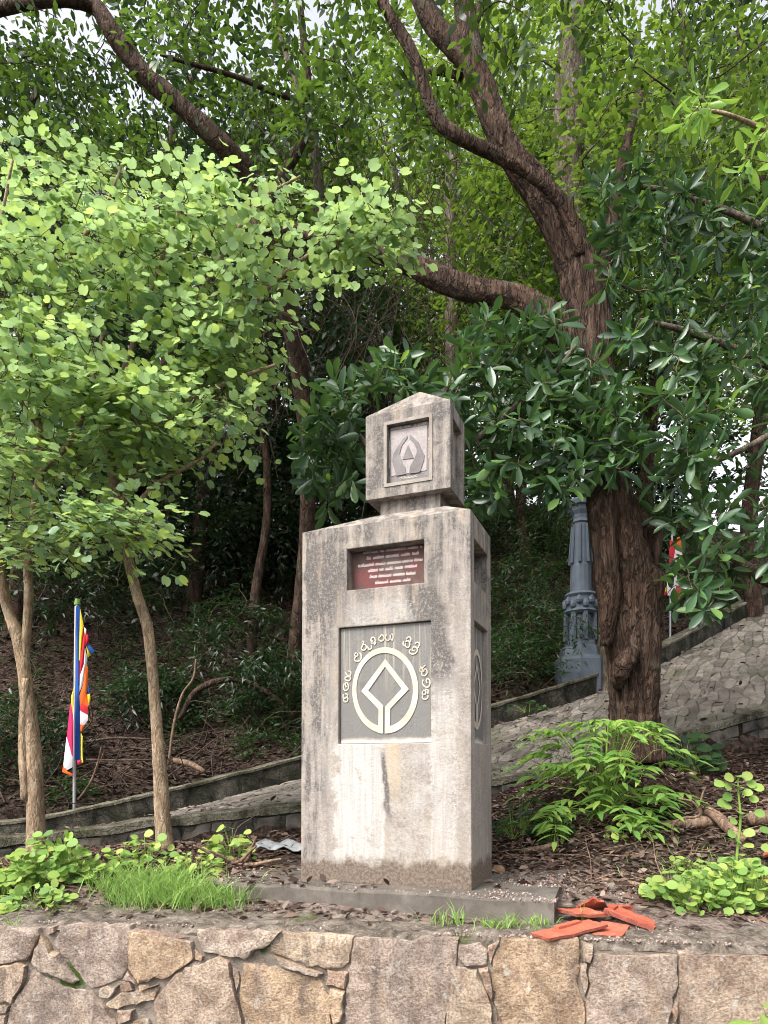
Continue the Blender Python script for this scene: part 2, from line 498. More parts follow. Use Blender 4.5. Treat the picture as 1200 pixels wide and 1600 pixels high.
def simple(name, cols, sc=6, det=6, rough=.85, bstr=.4, bdist=.01, spec=.25, fine=120, world=False, var=False):
    t = NT(name); o = t.pos() if world else t.obj()
    a = t.noise(o, sc, det, .62, .3); f = t.noise(o, fine, 3, .7)
    c = t.ramp(a, [(.25 + .5 * i / max(1, len(cols) - 1), cc) for i, cc in enumerate(cols)])
    c = t.mix(t.sm(f, .3, .7), t.mix(1.0, c, (.72, .72, .72), 'MULTIPLY'), c)
    if var:
        r = t.rand()
        c = t.mix(1.0, c, t.ramp(r, var), 'MULTIPLY')
    return t.finish(c, rough, t.math('ADD', a, t.math('MULTIPLY', f, .35)), bstr, bdist, spec)

M['plinth'] = simple('plinth_concrete', [(.07,.06,.05),(.13,.112,.095),(.21,.185,.16)], 5, 8, fine=180, bstr=.7, bdist=.012)
M['emblem_slab'] = None
def slab():
    t = NT('grey_stone_slab'); o = t.obj()
    st = t.noise(t.scale(o, (1, 1, .035)), 34, 4, .6); f = t.noise(o, 160, 3, .7); b = t.noise(o, 4, 5)
    xyz = t.n('ShaderNodeSeparateXYZ', {0: o}); Z = xyz.outputs[2]
    c = t.ramp(f, [(.3, (.105,.10,.093)), (.7, (.19,.182,.17))])
    up = t.sm(Z, 1.15, 1.62)
    c = t.mix(t.math('MULTIPLY', t.sm(st, .48, .68), t.math('MULTIPLY', up, .75)), c, (.36,.32,.26))
    c = t.mix(t.math('MULTIPLY', t.sm(b, .55, .75), .6), c, (.06,.058,.053))
    ed = t.sm(t.math('ADD', Z, t.math('MULTIPLY', b, .1)), 1.03, .985)
    c = t.mix(ed, c, (.55,.5,.43))
    return t.finish(c, .7, f, .2, .004, .3)
M['emblem_slab'] = slab()
M['emblem_paint'] = simple('cream_inlay', [(.44,.36,.275),(.55,.475,.39),(.62,.575,.51)], 9, 8, .75, .2, .003, fine=150)
M['letter_paint'] = simple('letter_inlay', [(.34,.30,.23),(.52,.47,.39),(.60,.56,.48)], 14, 6, .75, .2, .003)
def red_plate():
    t = NT('red_inscription_plate'); o = t.obj()
    b = t.noise(o, 6, 5, .6, .4); f = t.noise(o, 120, 3)
    c = t.ramp(b, [(.34, (.11,.018,.02)), (.5, (.065,.024,.022)), (.66, (.10,.07,.055))])
    c = t.mix(t.math('MULTIPLY', f, .15), c, (.3,.25,.22))
    return t.finish(c, .7, f, .1, .002, .25)
M['red_plate'] = red_plate()
M['hand_slab'] = simple('dark_carved_slab', [(.13,.115,.115),(.19,.17,.17),(.25,.23,.23)], 9, 5, .7, .2, .003)
M['hand_field'] = simple('pale_carved_field', [(.30,.255,.25),(.37,.325,.315),(.42,.38,.37)], 14, 5, .8, .35, .004)

def stone_mat():
    t = NT('wall_stone'); o = t.obj(); r = t.rand(); p = t.pos()
    base = t.ramp(r, [(0, (.47,.375,.295)), (.16, (.51,.385,.27)), (.32, (.45,.37,.31)), (.46, (.53,.43,.33)), (.6, (.48,.345,.265)), (.74, (.50,.415,.345)), (.88, (.44,.365,.315))], 'CONSTANT')
    a = t.noise(p, 7, 8, .65, .6); f = t.noise(p, 70, 5, .72); st = t.noise(t.scale(p, (1, 1, .16)), 11, 6, .65, .4)
    c = t.mix(t.sm(a, .35, .65), t.mix(1.0, base, (.62,.58,.56), 'MULTIPLY'), t.mix(1.0, base, (1.22,1.2,1.18), 'MULTIPLY'))
    c = t.mix(t.math('MULTIPLY', t.sm(st, .54, .70), .45), c, (.47,.34,.215))
    c = t.mix(t.math('MULTIPLY', t.sm(t.noise(t.scale(p, (1, 1, .18)), 9, 7, .68), .52, .70), .7), c, (.17,.135,.12))
    c = t.mix(t.math('MULTIPLY', t.sm(t.noise(t.scale(p, (1, 1, .3)), 2.2, 5, .6, .5), .54, .66), .55), c, (.20,.165,.15))
    c = t.mix(t.sm(f, .36, .60), t.mix(1.0, c, (.62,.57,.54), 'MULTIPLY'), t.mix(1.0, c, (1.1,1.1,1.1), 'MULTIPLY'))
    c = t.mix(t.math('MULTIPLY', t.sm(t.noise(p, 16, 6, .7), .56, .68), .6), c, (.60,.565,.52))
    return t.finish(c, .92, t.math('ADD', a, t.math('MULTIPLY', f, .9)), 1.0, .03, .15)
M['stone'] = stone_mat()
def mortar_mat():
    t = NT('wall_mortar'); p = t.pos()
    a = t.noise(p, 8, 6, .65); f = t.noise(p, 90, 4, .7)
    c = t.ramp(a, [(.3, (.08,.066,.052)), (.46, (.22,.182,.15)), (.7, (.36,.305,.255))])
    c = t.mix(t.sm(t.noise(p, 4, 4), .56, .66), c, (.05,.085,.02))
    return t.finish(c, .95, t.math('ADD', a, f), 1.0, .02, .1)
M['mortar'] = mortar_mat()
def cap_mat():
    t = NT('wall_top_crust'); p = t.pos()
    a = t.noise(p, 11, 9, .72, .8); f = t.noise(p, 110, 4, .75); g = t.noise(p, 30, 5, .7)
    c = t.ramp(a, [(.32, (.045,.037,.030)), (.45, (.13,.108,.088)), (.57, (.25,.21,.175)), (.70, (.40,.35,.30))])
    c = t.mix(t.sm(g, .60, .70), c, (.42,.38,.34))
    c = t.mix(t.math('MULTIPLY', t.sm(t.noise(p, 3, 5), .55, .68), .7), c, (.085,.10,.035))
    c = t.mix(t.sm(f, .35, .65), t.mix(1.0, c, (.6,.58,.56), 'MULTIPLY'), c)
    return t.finish(c, .95, t.math('ADD', a, t.math('ADD', g, f)), .8, .015, .15)
M['cap'] = cap_mat()
def soil_mat():
    t = NT('litter_soil'); p = t.pos()
    a = t.noise(p, 3, 8, .68, .4); f = t.noise(p, 45, 6, .75); v = t.n('ShaderNodeTexVoronoi', {'Vector': p, 'Scale': 24.0, 'Randomness': 1.0})
    vc = t.n('ShaderNodeSeparateColor', {0: v.outputs['Color']}).outputs[0]
    c = t.ramp(vc, [(0, (.018,.012,.009)), (.35, (.040,.026,.020)), (.7, (.075,.05,.038)), (1, (.12,.085,.066))])
    c = t.mix(t.sm(a, .38, .62), t.mix(1.0, c, (.5,.48,.47), 'MULTIPLY'), c)
    c = t.mix(t.math('MULTIPLY', t.sm(f, .55, .7), .4), c, (.14,.105,.085))
    py = t.n('ShaderNodeSeparateXYZ', {0: p}).outputs[1]
    dusty = t.math('MULTIPLY', t.sm(t.math('ADD', py, t.math('MULTIPLY', a, 1.6)), 6.5, 5.2), t.sm(t.noise(p, 6, 7, .7), .36, .56))
    c = t.mix(t.math('MULTIPLY', dusty, .85), c, t.mix(t.sm(f, .35, .65), (.19,.145,.12), (.36,.285,.25)))
    return t.finish(c, .95, t.math('ADD', v.outputs['Distance'], f), 1.0, .03, .1)
M['soil'] = soil_mat()
M['asphalt'] = simple('road_asphalt', [(.045,.043,.04),(.06,.058,.055),(.08,.076,.07)], 3, 8, .9, .6, .006, fine=200, world=True)
def flag_mat():
    t = NT('path_flagstone'); p = t.pos(); r = t.rand()
    base = t.ramp(r, [(0, (.17,.147,.13)), (.4, (.25,.218,.192)), (.75, (.36,.315,.275)), (1, (.21,.188,.165))])
    a = t.noise(p, 4, 8, .66, .6); f = t.noise(p, 40, 5, .72)
    c = t.mix(t.sm(a, .35, .65), t.mix(1.0, base, (.6,.6,.58), 'MULTIPLY'), base)
    c = t.mix(t.math('MULTIPLY', t.sm(t.noise(p, 1.1, 4), .5, .64), .55), c, (.11,.115,.07))
    c = t.mix(t.sm(f, .35, .6), t.mix(1.0, c, (.65,.63,.6), 'MULTIPLY'), c)
    return t.finish(c, .9, t.math('ADD', a, f), .8, .02, .2)
M['flag'] = flag_mat()
M['path_bed'] = simple('path_mortar', [(.12,.107,.09),(.18,.16,.138),(.26,.235,.205)], 5, 7, .95, .8, .015, world=True)
def kerb_mat(name, cols, moss):
    t = NT(name); p = t.pos()
    a = t.noise(p, 3.2, 9, .7, .5); f = t.noise(p, 60, 5, .75); st = t.noise(t.scale(p, (1, 1, .25)), 9, 6, .68); v = t.n('ShaderNodeTexVoronoi', {'Vector': t.scale(p, (1, 1, 1.5)), 'Scale': 6.5}, feature='DISTANCE_TO_EDGE').outputs['Distance']
    c = t.ramp(a, [(.30 + .4 * i / (len(cols) - 1), q) for i, q in enumerate(cols)])
    c = t.mix(t.sm(st, .48, .68), c, t.mix(1.0, c, (.35, .35, .33), 'MULTIPLY'))
    c = t.mix(t.math('MULTIPLY', t.sm(t.noise(p, 2.0, 6, .7), .50, .64), .75), c, moss)
    c = t.mix(t.sm(f, .35, .62), t.mix(1.0, c, (.5, .5, .48), 'MULTIPLY'), t.mix(1.0, c, (1.2, 1.2, 1.2), 'MULTIPLY'))
    return t.finish(c, .95, t.math('ADD', t.math('ADD', a, t.math('MULTIPLY', f, .6)), t.math('MULTIPLY', t.sm(v, 0, .05), .25)), 1.0, .035, .12)
M['kerb'] = kerb_mat('mossy_kerb_concrete', [(.010,.010,.008),(.028,.028,.022),(.075,.07,.057),(.16,.145,.12)], (.022,.028,.012))
M['kerb_top'] = kerb_mat('kerb_coping', [(.05,.05,.033),(.12,.11,.08),(.22,.20,.155),(.34,.305,.25)], (.055,.06,.028))
M['kerb_stone'] = simple('dark_rubble', [(.018,.018,.017),(.05,.047,.043),(.12,.11,.10),(.2,.18,.16)], 4, 7, .9, .8, .02, world=True, var=[(0,(.6,.6,.6)),(1,(1.4,1.3,1.2))])
M['grey_paint'] = simple('grey_pillar_paint', [(.075,.09,.115),(.10,.12,.15),(.13,.15,.18)], 4, 6, .6, .15, .004, fine=80)
M['steel'] = NT('steel_pole').finish((.34,.34,.35), .45, metal=.6)
def cloth(name, c, tf=.3):
    t = NT(name); o = t.obj()
    f = t.noise(o, 300, 2); 
    cc = t.mix(t.math('MULTIPLY', f, .3), c, tuple(x * .7 for x in c))
    p = t.n('ShaderNodeBsdfPrincipled', {'Base Color': cc, 'Roughness': .7, 'Specular IOR Level': .2})
    tr = t.n('ShaderNodeBsdfTranslucent', {'Color': cc})
    mx = t.n('ShaderNodeMixShader', {0: tf, 1: p.outputs[0], 2: tr.outputs[0]})
    t.l(mx.outputs[0], t.out.inputs['Surface'])
    return t.m
CL = {'white': cloth('flag_white', (.78,.74,.77)), 'blue': cloth('flag_blue', (.02,.10,.42)), 'yellow': cloth('flag_yellow', (.80,.60,.04)),
      'red': cloth('flag_red', (.62,.03,.05)), 'magenta': cloth('flag_magenta', (.55,.03,.13)), 'orange': cloth('flag_orange', (.85,.16,.03))}
def tile_mat():
    t = NT('terracotta'); o = t.obj(); p = t.pos(); r = t.rand()
    a = t.noise(p, 14, 8, .7, .5); f = t.noise(p, 120, 4, .75)
    c = t.ramp(a, [(.3, (.36,.085,.052)), (.5, (.44,.115,.068)), (.7, (.49,.155,.10))])
    c = t.mix(1.0, c, t.ramp(r, [(0, (.8,.75,.75)), (1, (1.08,1.1,1.1))]), 'MULTIPLY')
    c = t.mix(t.math('MULTIPLY', t.sm(t.noise(p, 22, 6, .7), .56, .70), .4), c, (.50,.32,.25))
    c = t.mix(t.math('MULTIPLY', t.sm(t.noise(p, 9, 6, .7), .60, .72), .4), c, (.16,.06,.045))
    c = t.mix(t.sm(f, .35, .6), t.mix(1.0, c, (.7,.68,.66), 'MULTIPLY'), c)
    return t.finish(c, .88, f, .3, .004, .2)
M['tile'] = tile_mat()
M['tile_edge'] = simple('broken_terracotta', [(.14,.045,.035),(.26,.075,.05),(.36,.12,.08)], 25, 6, .9, .8, .01)
M['pale_sheet'] = simple('pale_sheet', [(.20,.21,.22),(.30,.31,.32),(.38,.39,.39)], 9, 5, .5, .3, .01)
M['white_wall'] = simple('white_wash', [(.62,.60,.57),(.72,.70,.67)], 2, 5, .85, .2, .01)

# ------------------------------------------------------------------ the lie of the land
NEAR = catmull([P(-1100,1345,6.0), P(-400,1335,6.3), P(0,1312,6.5), P(250,1282,6.75), P(465,1258,7.0), P(770,1218,7.5), P(900,1190,7.8),
                P(1050,1150,7.95), P(1200,1106,8.15), P(1350,1040,9.0), P(1513,953,10.8), P(1665,863,14.0)], 8)
FAR = catmull([P(-900,1330,7.6), P(-400,1312,8.1), P(0,1283,8.4), P(200,1246,8.7), P(465,1182,9.3), P(770,1100,10.3), P(925,1052,10.8),
               P(1035,1005,11.8), P(1140,950,13.4), P(1230,905,15.3), P(1330,868,18), P(1400,850,21)], 8)
KERB_H = 0.32
def lerp_line(L, t):
    x = np.clip(t, 0, 1) * (len(L) - 1); i = np.minimum(x.astype(int), len(L) - 2); f = (x - i)[..., None]
    return L[i] * (1 - f) + L[i + 1] * f
def path_pt(s, w):
    s = np.asarray(s, float); w = np.asarray(w, float)
    a = lerp_line(NEAR, s); b = lerp_line(FAR, s) - np.array([0, 0, KERB_H])
    return a * (1 - w)[..., None] + b * w[..., None]

WA, WB = np.array([-2.32, 4.12]), np.array([2.0, 3.55])
WDIR = (WB - WA) / np.linalg.norm(WB - WA)
WNRM = np.array([WDIR[1], -WDIR[0]])                       # towards the road
def wall_y(x): return WA[1] + (x - WA[0]) * (WB[1] - WA[1]) / (WB[0] - WA[0])
ROAD_Z, WTOP = -0.86, -0.17

ctrl = []
for u, v, Y in [(60,1400,4.6),(250,1325,5.6),(0,1345,6.2),(300,1322,6.45),(450,1302,6.7),(800,1290,6.2),(800,1250,7.1),(1000,1200,7.3),
                (1100,1190,7.6),(1200,1180,7.7),(1100,1300,5.6),(1150,1400,4.6),(950,1330,5.3),(1250,1300,5.4),(-150,1350,5.5),(1050,1240,6.4),(990,1178,7.0),(905,1388,4.5),(885,1380,4.75),(1000,1420,4.15),(1100,1425,4.1),
                (40,1240,9.0),(150,1150,10.5),(100,1000,12.5),(300,1080,11.5),(400,1000,12.8),(430,1120,10.8),(600,1000,13),(800,1010,12),(850,960,13),
                (100,900,14),(400,900,15),(600,850,16),(800,800,17),(900,850,16),(950,900,14.5),(1040,930,15),(1100,870,19),(-400,1150,11),(-300,950,15),
                (1500,1100,7.2),(1800,1000,8)]:
    ctrl.append(P(u, v, Y))
for x in (-14, -9, -5, -2.3, -.8, .8, 2.2, 4, 7, 12):
    ctrl.append(np.array([x, wall_y(x) + .1, WTOP - .01 + max(0, x - 4) * .03]))
for x in (-2.6, -1.8, -1.0, 0, 1.0): ctrl.append(np.array([x, wall_y(x) + .42, -.135])); ctrl.append(np.array([x, wall_y(x) + .8, -.06]))
for x, y, z in [(-.9,5.2,-.01),(0,5.4,0),(.9,5.2,0),(0,6.0,.06),(-15,12,1.5),(-25,25,8),(-20,40,10),(0,25,8.5),(0,45,10),(20,45,12),(30,20,9),(22,10,5.5),(12,25,9.5),
                (-8,20,7.5),(8,21,8.6),(-30,8,-.2),(30,6,2.0),(-12,7,-.15),(13,7.5,3.2),(-40,60,12),(40,60,14),(0,75,11)]:
    ctrl.append(np.array([x, y, z]))
for s in np.linspace(.05, .98, 14):
    for w in (.25, .75):
        p = path_pt(s, w); ctrl.append(p - np.array([0, 0, .12]))
ctrl = np.array(ctrl)
def phi(r2): return np.where(r2 > 1e-9, .5 * r2 * np.log(np.maximum(r2, 1e-9)), 0)
nC = len(ctrl)
A_ = phi(((ctrl[:, None, :2] - ctrl[None, :, :2]) ** 2).sum(-1)) + np.eye(nC) * .02
B_ = np.hstack([np.ones((nC, 1)), ctrl[:, :2]])
SYS = np.block([[A_, B_], [B_.T, np.zeros((3, 3))]])
TPS = np.linalg.solve(SYS, np.concatenate([ctrl[:, 2], np.zeros(3)]))
PS, PW = np.meshgrid(np.linspace(0, 1, 120), np.linspace(0, 1, 12), indexing='ij')
PATHPTS = path_pt(PS.ravel(), PW.ravel())
def ground(x, y):
    x = np.atleast_1d(np.asarray(x, float)); y = np.atleast_1d(np.asarray(y, float))
    out = np.zeros(len(x))
    for k in range(0, len(x), 4000):
        q = np.stack([x[k:k+4000], y[k:k+4000]], -1)
        z = phi(((q[:, None] - ctrl[None, :, :2]) ** 2).sum(-1)) @ TPS[:nC] + TPS[nC] + q @ TPS[nC+1:]
        far = np.clip((q[:, 1] - 7) / 6, 0, 1)
        z = z + vnoise(q * 2.2, 3) * (.012 + .05 * far) + vnoise(q * 5.1, 4) * .012
        d2 = ((q[:, None] - PATHPTS[None, :, :2]) ** 2).sum(-1)
        i = d2.argmin(1); dm = np.sqrt(d2[np.arange(len(q)), i])
        z = np.where(dm < .30, np.minimum(z, PATHPTS[i, 2] - .10), z)
        z = np.where(dm < .12, PATHPTS[i, 2] - .10, z)
        out[k:k+4000] = np.clip(z, -.4, 15)
    return out
def gz(x, y): return float(ground(x, y)[0])

sx = np.sinh(np.linspace(-2.9, 2.9, 210)); sx = sx / sx.max() * 60
ty = np.concatenate([[.03], .03 + (np.expm1(np.linspace(0, 3.6, 190)) / math.expm1(3.6) * 80)[1:]])
gx, gt = np.meshgrid(sx, ty, indexing='ij')
gy = wall_y(gx) + gt
zz = ground(gx.ravel(), gy.ravel())
nx, ny = gx.shape
ii = (np.arange(nx - 1)[:, None] * ny + np.arange(ny - 1)[None, :])
gq = np.stack([ii, ii + ny, ii + ny + 1, ii + 1], -1).reshape(-1, 4)
hill = structure(obj('hillside', np.stack([gx.ravel(), gy.ravel(), zz], -1), gq, M['soil'], smooth=True, origin=(0, 0, 0)))

rv = []
for x in (-90, 90):
    for y in (-90, wall_y(x) + .2): rv.append((x, y, ROAD_Z))
structure(obj('road', rv, [(0, 2, 3, 1)], M['asphalt'], origin=(0, 0, ROAD_Z)))

# ------------------------------------------------------------------ stones: an outline in the wall's own plane, domed and rough
def stone_shape(poly, at, proud=.035, seed=0, step=.035, jit=.006, back=.03):
    """poly: 2-d outline; at(a, b, n) -> world points (n = how far the point stands proud)"""
    r = np.random.default_rng(seed)
    poly = np.asarray(poly, float); c = poly.mean(0)
    ring = []
    for i in range(len(poly)):
        a, b = poly[i], poly[(i + 1) % len(poly)]
        k = max(1, min(9, int(np.linalg.norm(b - a) / step)))
        for t in range(k): ring.append(a + (b - a) * t / k + (r.normal(size=2) * jit if t else 0))
    ring = np.array(ring); n = len(ring)
    size = np.sqrt(np.abs(np.sum(poly[:, 0] * np.roll(poly[:, 1], -1) - poly[:, 1] * np.roll(poly[:, 0], -1))) / 2)
    ins = min(.013 / max(size, .03), .2)
    tilt = np.clip(r.normal(size=2) * .05, -.1, .1) * min(1, .12 / max(size, .05))
    bulge = lambda p: (vnoise(np.column_stack([p * 6, np.full(len(p), seed * 1.7)]), 2) * .011 + vnoise(np.column_stack([p * 17, np.full(len(p), seed * 1.1)]), 3) * .005) * min(1, size / .2)
    V = []
    for sc, h in ((1.0, -back), (1.0 - ins * .1, proud * .70), (1 - ins * .8, proud * .95), (.84, proud), (.62, proud), (.38, proud), (.16, proud)):
        p = c + (ring - c) * sc
        hh = h + (r.normal(size=n) * .0035 + (p - c) @ tilt * .8) * (1 if sc < .999 else 0)
        if sc < .9: hh = h + (p - c) @ tilt * .8 + bulge(p)
        if sc < .999: hh = np.maximum(hh, proud * .62)
        V.append(at(p[:, 0], p[:, 1], hh))
    V.append(at(np.array([c[0]]), np.array([c[1]]), np.maximum(proud + bulge(c[None]), proud * .62)))
    v = np.concatenate(V); f = []; K = len(V) - 2
    for k in range(K):
        for i in range(n):
            j = (i + 1) % n
            f.append((k * n + i, k * n + j, (k + 1) * n + j, (k + 1) * n + i))
    for i in range(n): f.append((K * n + i, K * n + (i + 1) % n, (K + 1) * n))
    return v, f

# front retaining wall: outlines traced on the wall, then set on the wall's own plane
L_ = [[(0,175),(130,178),(135,195),(108,255),(95,275),(5,290),(0,285)], [(140,195),(250,340),(235,350),(125,305),(110,280),(120,240)],
 [(195,175),(410,170),(418,200),(405,300),(385,335),(290,365),(178,230)], [(415,185),(490,200),(605,220),(612,270),(530,330),(440,348),(408,300)],
 [(620,185),(800,162),(880,168),(850,225),(770,275),(640,250)], [(855,190),(1105,205),(1095,280),(1075,300),(980,300),(850,250)],
 [(0,300),(60,285),(90,295),(85,340),(50,410),(10,405),(0,400)], [(115,310),(200,360),(290,375),(370,470),(368,620),(30,620),(40,430)],
 [(505,360),(490,400),(375,428),(338,415),(380,380)], [(560,320),(690,265),(720,285),(745,400),(770,500),(770,620),(510,620),(495,400)],
 [(765,290),(830,290),(1000,335),(1030,390),(1035,470),(1020,620),(780,620),(755,380)], [(1025,305),(1090,315),(1080,365),(1020,355)],
 [(1035,365),(1080,375),(1068,470),(1045,480),(1035,440)], [(1110,215),(1430,215),(1420,310),(1390,480),(1380,620),(1075,620),(1080,440)],
 [(320,365),(378,355),(350,395),(318,390)], [(380,345),(415,340),(425,370),(385,375)], [(580,305),(615,280),(630,290),(590,318)],
 [(375,430),(425,430),(420,460),(380,475)], [(612,240),(640,265),(635,280),(614,275)], [(0,420),(38,418),(30,440),(0,445)],
 [(0,450),(30,448),(26,620),(0,620)], [(390,480),(470,460),(485,520),(490,620),(385,620)], [(140,172),(180,172),(180,190),(160,200)],
 [(390,335),(408,305),(436,352),(420,340)], [(730,300),(748,310),(752,350),(742,380)], [(440,355),(500,352),(480,358),(445,372)],
 [(1045,490),(1068,480),(1066,620),(1035,620)], [(430,185),(480,188),(600,208),(560,214)],
 [(860,262),(975,305),(1010,318),(1000,328),(880,292)]]
R_ = [[(235,230),(300,225),(325,250),(322,295),(255,295),(232,270)], [(225,300),(290,310),(335,420),(345,620),(195,620),(200,380)],
 [(295,305),(325,300),(340,390),(335,405),(310,350)], [(370,215),(605,215),(610,300),(600,350),(625,430),(620,620),(420,620),(360,450),(338,340),(340,280)],
 [(612,290),(632,285),(635,360),(624,388),(610,340)], [(655,260),(910,265),(912,330),(885,450),(870,620),(635,620),(632,400),(640,310)],
 [(920,255),(1130,265),(1160,262),(1200,270),(1200,620),(925,620),(915,400)], [(890,430),(912,390),(914,440),(902,470)], [(880,490),(912,470),(920,520),(918,620),(878,620)],
 [(350,440),(380,480),(412,540),(412,620),(352,620)], [(620,225),(650,230),(648,262),(640,285),(622,280)], [(325,235),(360,220),(338,270),(332,290)]]
def px_to_wall(u, v):
    d = np.array([(u - CX) / F, 1.0, (HZ - v) / F])
    n3 = np.array([WNRM[0], WNRM[1], 0]); p0 = np.array([WA[0], WA[1], 0])
    t = np.dot(n3, p0) / np.dot(n3, d)
    w = d * t
    return np.dot(w[:2] - WA, WDIR), w[2] + EYE
outl = [[px_to_wall(x / 2, 1360 + y / 2) for x, y in q] for q in L_] + [[px_to_wall(600 + x / 2, 1360 + y / 2) for x, y in q] for q in R_]
SA, SB = px_to_wall(0, 1520)[0], px_to_wall(1200, 1520)[0]
def at_wall(a, b, n):
    a, b, n = np.atleast_1d(a), np.atleast_1d(b), np.atleast_1d(n)
    xy = WA[None] + a[:, None] * WDIR[None] + (n - .02)[:, None] * WNRM[None]
    return np.column_stack([xy, b])
wm = at_wall(0, ROAD_Z, 0)[0]
wall = empty('stone_retaining_wall', P(600, 1660, 3.83) * [1, 1, 0] + [0, 0, ROAD_Z], 'tan rubble stone retaining wall along the bottom of the picture', 'stone wall')
# mortar core
core = Acc(); a = np.linspace(SA - 9, SB + 9, 120)
f_b = at_wall(a, np.full(120, ROAD_Z - .05), np.full(120, .030)); f_t = at_wall(a, np.full(120, WTOP - .035), np.full(120, .030))
b_t = at_wall(a, np.full(120, WTOP - .02), np.full(120, -.30)); b_b = at_wall(a, np.full(120, ROAD_Z - .05), np.full(120, -.30))
i = np.arange(119)
core.add(np.vstack([f_b, f_t, b_t, b_b]), np.vstack([np.stack([i, i+1, i+121, i+120], -1), np.stack([i+120, i+121, i+241, i+240], -1), np.stack([i+240, i+241, i+361, i+360], -1)]))
core.build('mortar_bed', M['mortar'], wall)
k = 0
for shift in (0, -1, 1):
    for q in outl:
        q = np.array(q)
        q[:, 1] = np.minimum(q[:, 1], WTOP + .012)
        q[q[:, 1] < -.76, 1] = ROAD_Z
        if shift == -1: q = np.column_stack([2 * SA - q[:, 0], q[:, 1]])[::-1]
        if shift == 1: q = np.column_stack([2 * SB - q[:, 0], q[:, 1]])[::-1]
        q = q.mean(0) + (q - q.mean(0)) * 1.025
        v, f = stone_shape(q[::-1], at_wall, .055 + .012 * math.sin(k * 2.3), seed=k)
        crisp(obj('stone', v, f, M['stone'], wall, smooth=True)); k += 1
# crusted top of the wall, sloping back to the soil
na, nb = 520, 16
av = np.linspace(SA - 8.5, SB + 8.5, na); bv = np.linspace(0, 1, nb)
AA, BB = np.meshgrid(av, bv, indexing='ij')
nz = vnoise(np.stack([AA * 6, BB * 3], -1), 9); nz2 = vnoise(np.stack([AA * 22, BB * 9], -1), 10)
depth = .030 + nz * .012 * (BB < .1) + nz2 * .010 * (BB < .1) - BB * (.44 + .10 * nz)
nz3 = vnoise(np.stack([AA * 60, BB * 30], -1), 12)
height = WTOP + .012 + nz * .014 + nz2 * .012 + nz3 * .008 + BB * .035 - .05 * np.clip(1 - BB * 9, 0, 1) - .08 * np.clip((BB - .85) * 6, 0, 1)
cv = at_wall(AA.ravel(), height.ravel(), depth.ravel())
ci = (np.arange(na - 1)[:, None] * nb + np.arange(nb - 1)[None, :])
obj('wall_top', cv, np.stack([ci, ci + nb, ci + nb + 1, ci + 1], -1).reshape(-1, 4), M['cap'], wall, smooth=True)

# ------------------------------------------------------------------ stone path with its two kerbs
pv = path_pt(PS.ravel(), PW.ravel()); pv[:, 2] -= .02
pi = (np.arange(119)[:, None] * 12 + np.arange(11)[None, :])
path = structure(obj('stone_path', pv, np.stack([pi, pi + 12, pi + 13, pi + 1], -1).reshape(-1, 4), M['path_bed'], smooth=True, origin=tuple(path_pt(.55, .5))))
cells = []; r5 = np.random.default_rng(5)
LA, LB, GP = 24.0, 3.2, .255                                  # rough length, width and stone spacing
gi, gj = np.meshgrid(np.arange(int(.12 * LA / (GP * 1.25)), int(.985 * LA / (GP * 1.25))), np.arange(int(LB / (GP * .8))), indexing='ij')
seeds = np.column_stack([(gi.ravel() + .5 * (gj.ravel() % 2) + r5.uniform(-.42, .42, gi.size)) * GP * 1.25, (gj.ravel() + .5 + r5.uniform(-.45, .45, gi.size)) * GP * .8])
for p in seeds:
    d = np.linalg.norm(seeds - p, axis=1); nb_ = np.argsort(d)[1:17]
    poly = [p + q for q in np.array([(-.6, -.6), (.6, -.6), (.6, .6), (-.6, .6)])]
    for k in nb_:
        m_ = (p + seeds[k]) / 2; nn = seeds[k] - p; out = []
        for a_, b_ in zip(poly, poly[1:] + poly[:1]):
            da, db = (a_ - m_) @ nn, (b_ - m_) @ nn
            if da <= 0: out.append(a_)
            if da * db < 0: out.append(a_ + (b_ - a_) * da / (da - db))
        poly = out
        if len(poly) < 3: break
    if len(poly) < 3: continue
    poly = np.array(poly); poly[:, 1] = np.clip(poly[:, 1], .01, LB - .01)
    cells.append(poly / [LA, LB])
def at_path(a, b, n):
    p = path_pt(np.clip(a, 0, 1), np.clip(b, 0, 1)); p[:, 2] += n - .012
    return p
shapes = []
for k, c in enumerate(cells):
    m = c.mean(0); c2 = m + (c - m) * np.array([.975, .955])
    h = .010 + .016 * r5.random()
    ring = at_path(c2[:, 0], c2[:, 1], np.full(len(c2), 0.0)); up = at_path(c2[:, 0], c2[:, 1], np.full(len(c2), h) + r5.normal(size=len(c2)) * .004)
    inn = m + (c2 - m) * .8; tp = at_path(inn[:, 0], inn[:, 1], np.full(len(c2), h + .012) + r5.normal(size=len(c2)) * .006)
    cc = at_path(m[None, 0], m[None, 1], np.array([h + .014])); n = len(c2)
    f = [(q, (q + 1) % n, n + (q + 1) % n, n + q) for q in range(n)] + [(n + q, n + (q + 1) % n, 2*n + (q + 1) % n, 2*n + q) for q in range(n)] + [(2*n + q, 2*n + (q + 1) % n, 3*n) for q in range(n)]
    v = np.vstack([ring, up, tp, cc]); u_, v_ = px_of(cc[0])
    area = (np.ptp(px_of(up)[0]) * np.ptp(px_of(up)[1])) if (-20 < u_ < 1220 and v_ < 1300) else 0
    if u_ < 765 : area *= .2
    shapes.append((area, v, f))
shapes.sort(key=lambda q: -q[0])
Lp = np.array(path.location)
for a_, v, f in shapes[:300]:
    o = obj('flagstone', v - Lp, f, M['flag'], path, local=True)
rest = Acc()
for a_, v, f in shapes[300:]: rest.add(v - Lp, f)
o = rest.build('paving', M['flag'], path, local=True); o['kind'] = 'stuff'

